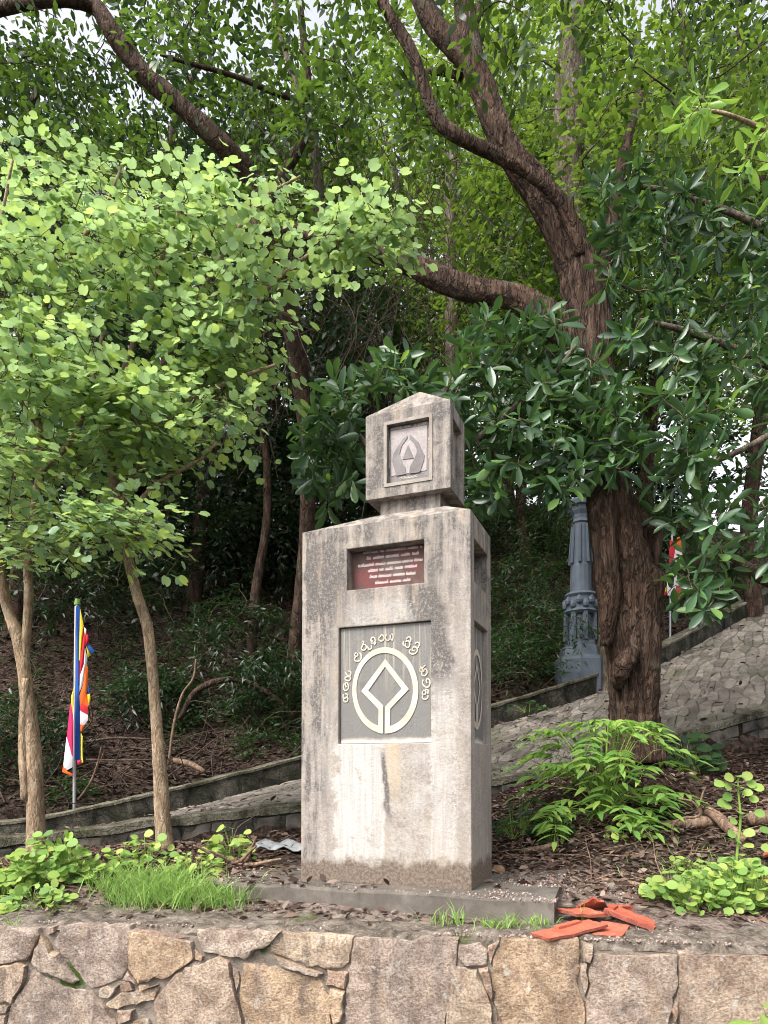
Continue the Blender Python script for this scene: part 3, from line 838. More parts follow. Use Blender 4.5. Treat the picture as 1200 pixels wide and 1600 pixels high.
def ribbon_wall(name, line, outward, thick, drop, cop, label, s0=0, s1=None, stones=True):
    """a low wall that follows a line: core, coping and a face of rubble; outward = side that shows the rubble (+1 towards the camera)"""
    line = line[s0:s1]
    line = catmull(line, 4)
    t = np.gradient(line[:, :2], axis=0); t = unit(t); nrm = np.column_stack([t[:, 1], -t[:, 0]])   # to the camera side
    base = line[len(line) // 2].copy(); base[2] -= drop
    th = empty(name, base, label, 'low wall')
    n = len(line)
    def prof(offs):
        return np.stack([np.column_stack([line[:, :2] + nrm * a, line[:, 2] + h]) for a, h in offs], 1)
    def sweep(offs):
        v = prof(offs); k = len(offs)
        v = v + (vnoise(v.reshape(-1, 3) * 3.1, 8) * .014 + vnoise(v.reshape(-1, 3) * 11, 9) * .010).reshape(n, k, 1)
        v = v.reshape(-1, 3); q = []
        for i in range(n - 1):
            for j in range(k):
                q.append((i*k + j, i*k + (j + 1) % k, (i+1)*k + (j + 1) % k, (i+1)*k + j))
        q.append(tuple(range(k))); q.append(tuple((n-1)*k + j for j in range(k))[::-1])
        return v, q
    a = Acc(); a.add(*sweep([(thick/2, -drop - .15), (thick/2, -cop), (-thick/2, -cop), (-thick/2, -drop - .15)])); a.build('wall_core', M['kerb'], th, smooth=False)
    a = Acc(); a.add(*sweep([(thick/2 + .02, -cop + .003), (thick/2 + .025, -.015), (thick/2 - .01, 0), (-thick/2 + .01, .005), (-thick/2 - .02, -.01), (-thick/2 - .02, -cop + .003)])); a.build('coping', M['kerb_top'], th, smooth=False)
    if stones:
        seg = np.concatenate([[0], np.cumsum(np.linalg.norm(np.diff(line[:, :2], axis=0), axis=1))])
        def atf(a_, b_, n_):
            x = np.interp(a_, seg, line[:, 0]); y = np.interp(a_, seg, line[:, 1]); z = np.interp(a_, seg, line[:, 2])
            nx_ = np.interp(a_, seg, nrm[:, 0]); ny_ = np.interp(a_, seg, nrm[:, 1])
            o_ = thick / 2 + n_ - .012
            return np.column_stack([x + nx_ * o_, y + ny_ * o_, z + b_])
        r = np.random.default_rng(len(name)); pos = .02; kk = 0
        while pos < seg[-1] - .3:
            w = r.uniform(.16, .34); split = -cop - (drop - cop) * r.uniform(.35, .65)
            for (t0, t1) in ((-cop - .01, split), (split - .015, -drop - .06)):
                m_ = r.uniform(-.03, .03, size=(6, 2))
                q = np.array([(pos + .01, t1), (pos + w * .5, t1), (pos + w - .01, t1), (pos + w - .01, t0), (pos + w * .5, t0), (pos + .01, t0)]) + m_ * [1, .5]
                q[:, 1] = np.minimum(q[:, 1], -cop - .008)
                uu, vv_ = px_of(atf(q[:1, 0], q[:1, 1], np.zeros(1))[0])
                if -150 < uu < 1350:
                    v, f = stone_shape(q, atf, .022, seed=kk + 500, step=.08, jit=.008)
                    obj('stone', v, f, M['kerb_stone'], th, smooth=True); kk += 1
            pos += w
    return th
NL = NEAR.copy(); NL[:, 2] += .03
ribbon_wall('kerb_wall', NL, 1, .22, .42, .09, 'low dark rubble kerb along the near edge of the stone path', 8, 82)
def idx_near_u(L, u): return int(np.argmin(np.abs(px_of(L)[0] - u) + (L[:, 1] < 1) * 1e4))
ia, ib = idx_near_u(FAR, 922), idx_near_u(FAR, 985)
ribbon_wall('parapet_wall', FAR[:ia + 1], 1, .26, .40, .05, 'low mossy parapet on the far side of the path, left of grey pillar', 4, None, False)
ribbon_wall('parapet_wall', FAR[ib:], 1, .26, .40, .05, 'low parapet climbing right behind the thick trunk on the path far side', 0, None, False)

# ------------------------------------------------------------------ the monument
YAW = math.atan2(-0.365, 0.931)
ex = np.array([.931, -.365, 0]); ex /= np.linalg.norm(ex); ey = np.array([-ex[1], ex[0], 0])
C0 = np.array([.55, 4.28, 0])                              # front right corner at the foot
W_, D_, H_ = 1.21, .586, 2.40
MC = C0 - ex * W_ / 2 + ey * D_ / 2
mon = empty('monument', MC, 'tall weathered concrete monument with recessed plaques and a box-shaped head', 'monument', rz=YAW)
YF = -D_ / 2
def on_plane(u, v, y, ax='front', xx=0.0):
    """ray through a pixel to the monument's own coordinates on a plane y = const (or x = const)"""
    d = np.array([(u - CX) / F, 1.0, (HZ - v) / F]); o = np.array([0, 0, EYE]) - MC
    dl = np.array([d @ ex, d @ ey, d[2]]); ol = np.array([o @ ex, o @ ey, o[2]])
    t = (y - ol[1]) / dl[1] if ax == 'front' else (xx - ol[0]) / dl[0]
    p = ol + dl * t
    return p
def rect_px(px, y):
    p = np.array([on_plane(u, v, y) for u, v in px])
    return p[[0, 3], 0].mean(), p[[1, 2], 0].mean(), p[[2, 3], 2].mean(), p[[0, 1], 2].mean()
LX0, LX1, LZ0, LZ1 = rect_px([(530,981),(673,969),(674,1160),(526,1163)], YF)
UX0, UX1, UZ0, UZ1 = rect_px([(541,858),(663,842),(663,911),(541,921)], YF)
def faced(acc, o, a, n, A, Z, rec):
    """a wall of quads with recesses. o origin, a axis, n inward, A/Z grid lines, rec {(i,j): depth}"""
    o, a, n = map(np.array, (o, a, n))
    pt = lambda s, z, d=0: o + a * s + n * d + np.array([0, 0, z])
    for i in range(len(A) - 1):
        for j in range(len(Z) - 1):
            d = rec.get((i, j), 0)
            s0, s1, z0, z1 = A[i], A[i+1], Z[j], Z[j+1]
            acc.add([pt(s0, z0, d), pt(s1, z0, d), pt(s1, z1, d), pt(s0, z1, d)], [(0, 1, 2, 3)])
            if d:
                acc.add([pt(s0, z0), pt(s1, z0), pt(s1, z0, d), pt(s0, z0, d)], [(0, 1, 2, 3)])
                acc.add([pt(s0, z1), pt(s0, z1, d), pt(s1, z1, d), pt(s1, z1)], [(0, 1, 2, 3)])
                acc.add([pt(s0, z0), pt(s0, z0, d), pt(s0, z1, d), pt(s0, z1)], [(0, 1, 2, 3)])
                acc.add([pt(s1, z0), pt(s1, z1), pt(s1, z1, d), pt(s1, z0, d)], [(0, 1, 2, 3)])
def weld_bevel(o, w=.007, segs=2):
    bm = bmesh.new(); bm.from_mesh(o.data)
    bmesh.ops.remove_doubles(bm, verts=bm.verts, dist=.0004)
    bmesh.ops.recalc_face_normals(bm, faces=bm.faces)
    es = [e for e in bm.edges if len(e.link_faces) == 2 and e.calc_face_angle(0) > .35]
    bmesh.ops.bevel(bm, geom=es, offset=w, segments=segs, profile=.6, affect='EDGES', clamp_overlap=True)
    bm.to_mesh(o.data); bm.free()
DU, DL_ = .10, .038
hw, hd = W_ / 2, D_ / 2
acc = Acc()
# front: columns share both recess edges so the grid lines cross cleanly
XA = sorted([-hw, LX0, UX0, UX1, LX1, hw])
cx_ = lambda x: XA.index(x)
ZA = [0, LZ0, LZ1, UZ0, UZ1, H_]
rec = {}
for i in range(cx_(LX0), cx_(LX1)): rec[(i, 1)] = DL_
for i in range(cx_(UX0), cx_(UX1)): rec[(i, 3)] = DU
def faced_merge(acc, o, a, n, A, Z, rects):
    """like faced but each recess is one rectangle that may span several grid columns"""
    o, a, n = map(np.array, (o, a, n))
    pt = lambda s, z, d=0: o + a * s + n * d + np.array([0, 0, z])
    used = set()
    for (i0, i1, j, d) in rects:
        s0, s1, z0, z1 = A[i0], A[i1], Z[j], Z[j+1]
        for i in range(i0, i1):
            used.add((i, j))
            acc.add([pt(A[i], z0, d), pt(A[i+1], z0, d), pt(A[i+1], z1, d), pt(A[i], z1, d)], [(0, 1, 2, 3)])
            acc.add([pt(A[i], z0), pt(A[i+1], z0), pt(A[i+1], z0, d), pt(A[i], z0, d)], [(0, 1, 2, 3)])
            acc.add([pt(A[i], z1), pt(A[i], z1, d), pt(A[i+1], z1, d), pt(A[i+1], z1)], [(0, 1, 2, 3)])
        acc.add([pt(s0, z0), pt(s0, z0, d), pt(s0, z1, d), pt(s0, z1)], [(0, 1, 2, 3)])
        acc.add([pt(s1, z0), pt(s1, z1), pt(s1, z1, d), pt(s1, z0, d)], [(0, 1, 2, 3)])
    for i in range(len(A) - 1):
        for j in range(len(Z) - 1):
            if (i, j) not in used:
                acc.add([pt(A[i], Z[j]), pt(A[i+1], Z[j]), pt(A[i+1], Z[j+1]), pt(A[i], Z[j+1])], [(0, 1, 2, 3)])
rects = [(cx_(LX0), cx_(LX1), 1, DL_), (cx_(UX0), cx_(UX1), 3, DU)]
faced_merge(acc, (0, -hd, 0), (1, 0, 0), (0, 1, 0), XA, ZA, rects)
YA = [-hd, -hd + .10, hd - .10, hd]
faced_merge(acc, (hw, 0, 0), (0, 1, 0), (-1, 0, 0), YA, ZA, [(1, 2, 1, .05), (1, 2, 3, .10)])
acc.add([(hw, hd, z) for z in ZA] + [(-hw, hd, z) for z in ZA], [(i, i + 6, i + 7, i + 1) for i in range(5)])
acc.add([(-hw, -hd, z) for z in ZA] + [(-hw, hd, z) for z in ZA], [(i, i + 1, i + 7, i + 6) for i in range(5)])
NX, NY, NZ = .13, .02, H_ + .105                            # where the neck stands on the hipped top
nw, nd = .215, .13
tv = [(-hw,-hd,H_),(hw,-hd,H_),(hw,hd,H_),(-hw,hd,H_),(NX-nw-.05,NY-nd-.02,NZ),(NX+nw+.05,NY-nd-.02,NZ),(NX+nw+.05,NY+nd+.02,NZ),(NX-nw-.05,NY+nd+.02,NZ)]
acc.add(tv, [(0,1,5,4),(1,2,6,5),(2,3,7,6),(3,0,4,7),(4,5,6,7)])
acc.add([(-hw,-hd,0),(hw,-hd,0),(hw,hd,0),(-hw,hd,0)], [(0,3,2,1)])
def taper(v):
    k = 1 - .006 * v[:, 2:3]
    return np.hstack([v[:, :2] * k, v[:, 2:]])
o = obj('body', taper(acc.verts()), acc.f, M['concrete'], mon, local=True); weld_bevel(o)
# neck and head
nk = Acc(); nk.add(*box(NX - nw, NX + nw, NY - nd, NY + nd, NZ - .02, 2.64)); o = nk.build('neck', M['concrete'], mon, local=True); weld_bevel(o, .006)
hp = [on_plane(571, 779, YF + .115), on_plane(704, 764, YF + .115)]
HX0, HX1, HZ0, HZ1 = hp[0][0], hp[1][0], (hp[0][2] + hp[1][2]) / 2, 3.175
HY0, HY1 = YF + .115, YF + .115 + .36
q4 = [(603,665),(669,653),(672,745),(607,755)]
FX0, FX1, FZ0, FZ1 = rect_px(q4, HY0)
hd_ = Acc()
XB = [HX0, FX0, FX1, HX1]; ZB = [HZ0, FZ0, FZ1, HZ1]
faced_merge(hd_, (0, HY0, 0), (1, 0, 0), (0, 1, 0), XB, ZB, [(1, 2, 1, .045)])
YB = [HY0, HY0 + .07, HY1 - .07, HY1]
faced_merge(hd_, (HX1, 0, 0), (0, 1, 0), (-1, 0, 0), YB, ZB, [(1, 2, 1, .045)])
hd_.add([(HX1, HY1, z) for z in ZB] + [(HX0, HY1, z) for z in ZB], [(i, i + 4, i + 5, i + 1) for i in range(3)])
hd_.add([(HX0, HY0, z) for z in ZB] + [(HX0, HY1, z) for z in ZB], [(i, i + 1, i + 5, i + 4) for i in range(3)])
ap = ((HX0 + HX1) / 2 + .03, (HY0 + HY1) / 2, HZ1 + .20)
hd_.add([(HX0,HY0,HZ1),(HX1,HY0,HZ1),(HX1,HY1,HZ1),(HX0,HY1,HZ1),ap], [(0,1,4),(1,2,4),(2,3,4),(3,0,4)])
hd_.add([(HX0,HY0,HZ0),(HX1,HY0,HZ0),(HX1,HY1,HZ0),(HX0,HY1,HZ0)], [(0,3,2,1)])
head = hd_.build('head_block', M['concrete'], mon, local=True); weld_bevel(head, .008)
# raised border round the head's recess
fb = Acc()
for (x0, x1, z0, z1) in ((FX0-.022, FX1+.022, FZ1+.002, FZ1+.024), (FX0-.022, FX1+.022, FZ0-.024, FZ0-.002), (FX0-.024, FX0-.002, FZ0-.0015, FZ1+.0015), (FX1+.002, FX1+.024, FZ0-.0015, FZ1+.0015)):
    fb.add(*box(x0, x1, HY0 - .006, HY0 + .01, z0, z1))
o = fb.build('frame', simple('pale_frame', [(.22,.19,.16),(.31,.27,.235),(.38,.34,.295)], 9, 7), mon, local=True)

def flat_poly(acc, pts, y, th, m=0):
    """outline in (x, z) -> a thin plate facing the front, its face at y"""
    n = len(pts); v = [(x, y, z) for x, z in pts] + [(x, y + th, z) for x, z in pts]
    acc.add(v, [tuple(range(n))] + [(i, n + i, n + (i + 1) % n, (i + 1) % n) for i in range(n)], m)
def stroke(acc, pts, w, y, th, m=0):
    pts = np.asarray(pts, float)
    if len(pts) > 2: pts = catmull(pts, 3)
    t = unit(np.gradient(pts, axis=0)); nn = np.column_stack([-t[:, 1], t[:, 0]]) * w / 2
    a, b = pts + nn, pts - nn; n = len(pts)
    v = [(x, y, z) for x, z in a] + [(x, y, z) for x, z in b] + [(x, y + th, z) for x, z in a] + [(x, y + th, z) for x, z in b]
    f = []
    for i in range(n - 1):
        f += [(i, i+1, n+i+1, n+i), (i, 2*n+i, 2*n+i+1, i+1), (n+i, n+i+1, 3*n+i+1, 3*n+i)]
    acc.add(v, f, m)
# grey slab with the heritage emblem
ysl = YF + DL_ - .012
a = Acc(); a.add(*box(LX0 + .012, LX1 - .004, ysl, YF + DL_ - .001, LZ0 + .004, LZ1 - .004))
slab_o = a.build('emblem_slab', M['emblem_slab'], mon, local=True); slab_o['label'] = 'grey stone slab with streaks'
def zp(x, y):                                              # tracing coordinates of the emblem -> slab plane
    p = on_plane(520 + x / 6.6667, 960 + y / 6.6667, ysl); return (p[0], p[2])
ye = ysl - .005
em = Acc()
def ell(cx, cy, a_, b_, t): return (cx + a_ * math.sin(t), cy - b_ * math.cos(t))
ts = np.linspace(-math.pi + .09, math.pi - .02, 73)
rim = [ell(549, 792, 344, 449, t) for t in ts]; inn = [ell(543, 786, 294, 383, t) for t in ts]
rim = [(min(max(x, 205), 893), y) for x, y in rim]
for i in range(len(ts) - 1): flat_poly(em, [zp(*rim[i]), zp(*rim[i+1]), zp(*inn[i+1]), zp(*inn[i])], ye, .006)
dq = [[(548,465),(795,780),(720,775),(548,545)], [(548,465),(548,545),(372,795),(300,800)], [(300,800),(372,795),(528,950),(480,990)], [(795,780),(600,985),(550,960),(720,775)],
      [(480,990),(528,950),(525,1241),(474,1236)], [(600,985),(597,1238),(545,1241),(550,960)]]
for q in dq: flat_poly(em, [zp(*p) for p in q], ye - .001, .007)
em.build('emblem', M['emblem_paint'], slab_o, local=True)
LETTERS_PER = [2, 2, 2, 3, 3, 2, 3, 1, 3, 2, 1, 2]
LET = [[(250,395),(230,420),(240,440),(262,430),(258,405)],[(240,445),(228,470),(250,490),(285,480),(300,450),(295,415),(280,400)],
 [(310,280),(325,290),(310,330),(300,360),(325,375),(350,355),(345,320),(320,315)],[(360,330),(380,365),(405,350),(405,320)],
 [(400,300),(430,300),(445,270),(430,240),(405,250),(400,275),(420,280)],[(415,300),(440,310),(452,290)],
 [(490,230),(480,260),(505,280),(535,260),(530,225),(505,215),(500,240)],[(560,210),(550,250),(575,275),(600,250),(600,215)],[(600,250),(625,270),(630,215),(610,205)],
 [(740,280),(735,310),(755,330),(760,300)],[(755,335),(790,345),(805,310),(790,275),(760,285)],[(765,260),(790,235),(815,250),(812,290)],
 [(810,365),(800,395),(830,415),(870,400),(885,365),(865,340),(835,345),(830,375),(855,380)],[(860,305),(885,290),(905,310),(890,350)],
 [(915,560),(905,585),(930,600),(935,570),(915,545)],[(935,560),(960,535),(970,530)],[(930,605),(930,630),(960,640),(985,610),(975,575),(955,570),(950,600)],
 [(945,680),(935,710),(950,745),(985,760),(1012,735),(1012,690),(990,670),(975,690),(985,715)],
 [(940,800),(935,830),(965,830),(970,800),(945,790)],[(965,780),(995,790),(990,830)],[(940,845),(935,870),(960,885),(990,870),(995,840)],
 [(160,590),(190,600),(185,640),(150,630),(135,600)],[(150,650),(185,655),(175,690),(140,685),(130,660),(155,650)],
 [(120,720),(112,760),(130,795),(160,780),(165,740),(145,710),(130,730),(145,760)],
 [(112,830),(112,870),(140,870),(160,840),(130,825)],[(114,880),(124,910),(155,905),(160,865)]]
it = iter(LET)
for cnt in LETTERS_PER:
    le = Acc()
    for _ in range(cnt): stroke(le, [zp(*p) for p in next(it)], .0085, ye, .006)
    le.build('letter', M['letter_paint'], slab_o, local=True)
# small script letters, drawn as strokes in a unit box
GL = [[[(.1,.2),(.0,.5),(.2,.9),(.5,.7),(.35,.45),(.2,.6)],[(.1,.2),(.5,.0),(.9,.25),(.85,.8)]],
      [[(.2,.7),(.0,.35),(.35,.0),(.8,.2),(.9,.7),(.6,.95),(.4,.7),(.6,.5)]],
      [[(.0,.6),(.3,.95),(.5,.6),(.2,.35),(.1,.1),(.5,.0),(.9,.2),(.9,.7),(.7,.9)]],
      [[(.1,.8),(.0,.3),(.3,.0),(.5,.4),(.7,.0),(1.,.35),(.85,.85)]],
      [[(.5,.5),(.25,.6),(.1,.3),(.4,.0),(.8,.15),(.9,.6),(.55,.95),(.15,.8)],[(.4,1.2),(.8,1.25)]],
      [[(.0,.1),(.25,.0),(.45,.3),(.3,.6),(.1,.45)],[(.45,.3),(.8,.05),(1.,.4),(.8,.85),(.5,.8)]],
      [[(.1,.9),(.3,.6),(.05,.3),(.35,.0),(.75,.1),(.8,.5),(.5,.6)],[(.6,1.05),(.9,1.2)]]]
def text_line(acc, p0, p1, h, y, words, seed, w=.0028, th=.002):
    r = np.random.default_rng(seed); p0, p1 = np.array(p0), np.array(p1)
    n = sum(words) + .7 * (len(words) - 1); d = (p1 - p0) / n; up = np.array([-d[1], d[0]]); up = up / np.linalg.norm(up) * h
    pos = 0
    for k in words:
        for _ in range(k):
            for s in GL[int(r.integers(len(GL)))]:
                stroke(acc, [p0 + d * (pos + .08 + x * .84) + up * z for x, z in s], w, y, th)
            pos += 1
        pos += .7
# red inscription plate
ypl = YF + DU - .012
pl = Acc(); pl.add(*box(UX0 + .012, UX1 - .003, ypl, YF + DU - .001, UZ0 + .003, UZ1 - .006))
plate = pl.build('inscription_plate', M['red_plate'], mon, local=True); plate['label'] = 'faded red inscription plate'
tx = Acc()
for k, (x0, y0, x1, y1, wd) in enumerate([(235,304,1030,222,[7,2,9,5,1]),(280,385,985,308,[2,5,6,4,3]),(170,485,1030,394,[8,5,7,5,4]),(300,550,960,478,[5,2,4,4,6]),(320,630,940,576,[4,7,6,5]),(395,710,870,664,[7,6,4])]):
    z = lambda x, y: (lambda p: (p[0], p[2]))(on_plane(540 + x / 8.571, 830 + y / 8.571, ypl))
    text_line(tx, z(x0, y0), z(x1, y1), .0175, ypl - .002, wd, 40 + k)
tx.build('inscription', simple('plate_lettering', [(.62,.52,.50),(.72,.66,.62)], 20), plate, local=True)['kind'] = 'stuff'
# head plaque with two hands round a dagoba triangle
yh = HY0 + .045 - .01
hp_ = Acc(); hp_.add(*box(FX0 + .006, FX1 - .002, yh, HY0 + .044, FZ0 + .003, FZ1 - .003))
hplate = hp_.build('hands_plaque', M['hand_slab'], mon, local=True); hplate['label'] = 'square plaque with two cupped hands around a triangle'
zh = lambda x, y: (lambda p: (p[0], p[2]))(on_plane(540 + x / 6, 630 + y / 6, yh))
fl = Acc(); flat_poly(fl, [zh(*p) for p in [(425,265),(765,205),(760,630),(430,685)]], yh - .003, .004); fl.build('field', M['hand_field'], hplate, local=True)
hn = Acc()
for q in ([(580,305),(582,330),(530,400),(508,480),(522,520),(535,570),(560,600),(570,668),(478,684),(440,545),(450,480),(490,410),(540,340)],
          [(605,300),(625,310),(690,375),(712,430),(742,490),(735,540),(702,640),(690,652),(600,664),(605,600),(650,520),(672,460),(668,430),(640,370),(602,330)],
          [(588,395),(642,518),(537,530)]):
    bmv = [zh(*p) for p in q]; flat_poly(hn, bmv, yh - .0075, .005)
hn.build('hands_emblem', M['hand_slab'], hplate, local=True)
tx = Acc()
text_line(tx, zh(505,716), zh(675,690), .017, yh - .002, [6], 71, .0032)
text_line(tx, zh(425,250), zh(610,222), .014, yh - .002, [5, 3], 72, .003); text_line(tx, zh(640,220), zh(768,196), .017, yh - .002, [1, 4], 73, .0032)
text_line(tx, zh(415,610), zh(415,350), .015, yh - .002, [8], 74, .003); text_line(tx, zh(776,320), zh(776,520), .015, yh - .002, [6], 75, .003)
tx.build('inscription', M['letter_paint'], hplate, local=True)['kind'] = 'stuff'
# the same emblem on the side, cut narrower
xs_ = hw - .05 + .008
sd_ = Acc(); sd_.add(*box(hw - .0495, xs_, YA[1] + .004, YA[2] - .004, LZ0 + .004, LZ1 - .004))
sslab = sd_.build('emblem_slab', M['emblem_slab'], mon, local=True)
se = Acc(); yc = 0; zc = (LZ0 + LZ1) / 2 - .03
def sp(a_, b_): return (xs_ + .005, yc + a_, zc + b_)
for i in range(48):
    t0, t1 = 2 * math.pi * i / 48, 2 * math.pi * (i + 1) / 48
    se.add([sp(.16*math.sin(t0), .27*math.cos(t0)), sp(.16*math.sin(t1), .27*math.cos(t1)), sp(.135*math.sin(t1), .23*math.cos(t1)), sp(.135*math.sin(t0), .23*math.cos(t0))], [(0, 1, 2, 3)])
for q in ([(0,.18),(.10,.02),(.075,.02),(0,.14)],[(0,.18),(0,.14),(-.075,.02),(-.10,.02)],[(-.10,.02),(-.075,.02),(-.008,-.10),(-.03,-.11)],[(.10,.02),(.03,-.11),(.008,-.10),(.075,.02)],[(-.03,-.11),(-.008,-.10),(-.008,-.25),(-.03,-.25)],[(.03,-.11),(.03,-.25),(.008,-.25),(.008,-.10)]):
    se.add([sp(*p) for p in q], [(0, 1, 2, 3)])
se.build('emblem', M['emblem_paint'], sslab, local=True)
# plinth under it
pa = P(330, 1376, 4.66); pb = P(866, 1407, 3.96)
pl_ = Acc(); n = 60
dirp = unit((pb - pa) * [1, 1, 0]); inw = np.array([-dirp[1], dirp[0], 0]); Lp_ = np.linalg.norm((pb - pa)[:2])
ss = np.linspace(0, Lp_, n); wob = vnoise(np.column_stack([ss * 7, ss * 3]), 21) * .012
top0 = np.array([pa + dirp * s + inw * w for s, w in zip(ss, wob)]); top0[:, 2] = 0.0 + vnoise(np.column_stack([ss * 5, ss]), 22) * .008
rows = [top0 + [0, 0, -.3] - inw * .012, top0 + [0, 0, -.02] - inw * .004, top0 + inw * .012 + [0, 0, .0]] + [top0 * [1, 1, 0] + inw * d + [0, 0, -.002] for d in (.35, .75, 1.15)] + [top0 * [1, 1, 0] + inw * 1.15 + [0, 0, -.3]]
G = np.stack(rows, 1); k = len(rows)
q = [(i*k + j, (i+1)*k + j, (i+1)*k + j + 1, i*k + j + 1) for i in range(n - 1) for j in range(k - 1)] + [tuple(range(k)), tuple((n-1)*k + j for j in range(k))[::-1]]
pl_.add(G.reshape(-1, 3), q)
tag(pl_.build('plinth', M['plinth'], smooth=False), 'low grey concrete step under the monument', 'plinth')

# ------------------------------------------------------------------ grey pillar and flags
def ngon_lathe(prof, sides, rot=0.0):
    v = []; f = []
    th = np.linspace(0, 2*np.pi, sides, endpoint=False) + rot
    for r, z in prof: v += [(r * math.cos(t), r * math.sin(t), z) for t in th]
    for k in range(len(prof) - 1):
        for i in range(sides):
            j = (i + 1) % sides
            f.append((k*sides + i, k*sides + j, (k+1)*sides + j, (k+1)*sides + i))
    f.append(tuple(range(sides))[::-1]); f.append(tuple((len(prof) - 1) * sides + i for i in range(sides)))
    return np.array(v), f
PY = 11.05; pb_ = P(908, 1085, PY); s_ = PY / F
pil = empty('grey_pillar', pb_, 'grey painted ornamental pillar with carved band, left of the thick trunk', 'pillar')
zv = lambda v: (1085 - v) * s_
def part(name, prof, sides, rot, m=None, sm=False):
    v, f = ngon_lathe([(r * s_ * .88, zv(y)) for r, y in prof], sides, rot)
    o = obj(name, v, f, m or M['grey_paint'], pil, local=True, smooth=sm); return o
o8 = math.pi / 8
part('pedestal', [(46,1110),(46,1034),(44,1030),(39,1027),(38,1022),(36,1014),(32,1011),(31,1004)], 8, o8 + .1)
part('lower_shaft', [(24,1004),(23,962)], 16, o8)
fl_ = Acc()
for i in range(8):
    t = i * math.pi / 4
    v, f = tube(np.array([[23.5*s_*math.cos(t), 23.5*s_*math.sin(t), zv(1003)], [22.8*s_*math.cos(t), 22.8*s_*math.sin(t), zv(960)]]), np.array([4.6*s_, 4.2*s_]), 6); fl_.add(v, f)
fl_.build('reeding', M['grey_paint'], pil, local=True)
band = Acc(); r9 = np.random.default_rng(9)
v, f = ngon_lathe([(24*s_, zv(962)), (28*s_, zv(958)), (24*s_, zv(953)), (24*s_, zv(936)), (27*s_, zv(932)), (23*s_, zv(928))], 20); band.add(v, f)
for i in range(16):
    t = i * math.pi / 8; cz = zv(945 + 3 * (-1) ** i); cr = 24.5 * s_
    v, f = ngon_lathe([(.5*s_, -7*s_), (4.2*s_, -4*s_), (5.2*s_, 0), (3.6*s_, 5*s_), (.5*s_, 8*s_)], 7)
    band.add(v + [cr*math.cos(t), cr*math.sin(t), cz], f)
band.build('carved_band', M['grey_paint'], pil, local=True)
part('upper_shaft', [(20,928),(18.5,890),(18.5,886),(17.5,884),(14,820)], 16, o8)
fl_ = Acc()
for i in range(8):
    t = i * math.pi / 4 + .39
    v, f = tube(np.array([[17.6*s_*math.cos(t), 17.6*s_*math.sin(t), zv(882)], [13.6*s_*math.cos(t), 13.6*s_*math.sin(t), zv(822)]]), np.array([2.4*s_, 2.0*s_]), 6); fl_.add(v, f)
fl_.build('reeding', M['grey_paint'], pil, local=True)
part('capital', [(13,820),(16,817),(14,812),(15,806),(19,800),(20,794),(25,792),(26,786),(24,783),(10,780)], 8, o8)

def flag_cloth(acc, patches, org, sc, Y, names, seed=0):
    """patches: (colour, outline in tracing px) hung as folded cloth: each fold bellies out to its own depth"""
    r = np.random.default_rng(seed)
    for k, (c, pts) in enumerate(patches):
        pts = np.array(pts, float); cen = pts.mean(0); d0 = r.uniform(-.012, .012) - .004 * k
        ring = []
        for i in range(len(pts)):
            a, b = pts[i], pts[(i + 1) % len(pts)]; m = max(1, int(np.linalg.norm(b - a) / 60))
            for t in range(m): ring.append(a + (b - a) * t / m)
        ring = np.array(ring); n = len(ring)
        def w(p, bulge):
            return np.array([P(org[0] + x / sc, org[1] + y / sc, Y + d0 - bulge + .012 * math.sin(x / 17 + y / 140)) for x, y in p])
        v = np.vstack([w(ring, 0), w(cen + (ring - cen) * .5, .016), w(cen[None], .022)])
        f = [(i, (i + 1) % n, n + (i + 1) % n, n + i) for i in range(n)] + [(n + i, n + (i + 1) % n, 2 * n) for i in range(n)]
        acc.add(v, f, names.index(c))
CN = list(CL); CM = [CL[c] for c in CN]
FY = 8.75
fl1 = [('blue', [(183,80),(215,85),(212,300),(205,700),(215,900),(218,1210),(172,1215),(180,650)]), ('white', [(172,80),(183,80),(180,650),(170,1200),(157,1200),(164,700)]),
 ('yellow', [(213,95),(238,220),(232,280),(212,480),(203,480)]), ('red', [(232,265),(250,240),(262,290),(245,400),(240,510),(215,600),(205,660),(203,480)]), ('white', [(240,235),(258,250),(258,290),(248,290)]),
 ('red', [(258,290),(272,290),(278,350),(250,375)]), ('blue', [(278,360),(320,410),(292,440),(262,370)]), ('yellow', [(258,375),(292,440),(268,462)]),
 ('white', [(248,385),(265,460),(265,520),(250,520),(240,640),(208,710),(212,590),(240,510)]), ('orange', [(250,520),(270,525),(272,650),(262,720),(275,810),(265,850),(235,840),(215,860),(208,740),(240,640)]),
 ('blue', [(262,655),(275,650),(285,720),(268,730)]), ('yellow', [(262,730),(285,725),(290,770),(272,820)]), ('red', [(215,800),(268,815),(268,880),(215,850)]),
 ('white', [(212,845),(270,880),(270,920),(240,960),(212,950)]), ('orange', [(215,950),(242,955),(225,1010),(215,1000)]), ('yellow', [(218,1010),(232,1040),(235,1230),(218,1240)]),
 ('magenta', [(190,1215),(222,1210),(215,1245),(195,1250)]),
 ('yellow', [(166,680),(148,740),(146,800),(160,920),(165,800)]), ('magenta', [(146,790),(138,810),(115,1040),(150,1190),(162,1190),(164,920)]), ('white', [(113,1040),(90,1240),(98,1300),(157,1265),(157,1190)]), ('orange', [(90,1240),(80,1300),(157,1335),(157,1312),(98,1295)])]
gp = P(116, 1253, FY)
fg = empty('striped_flag', gp, 'drooping blue, yellow, red, white and orange flag on a pole at left', 'flag', 'striped flags')
v, q = tube(np.array([gp - [0, 0, .35], P(117, 1100, FY), P(121, 938, FY)]), np.array([.022, .022, .020]), 10); obj('pole', v, q, M['steel'], fg, smooth=True)
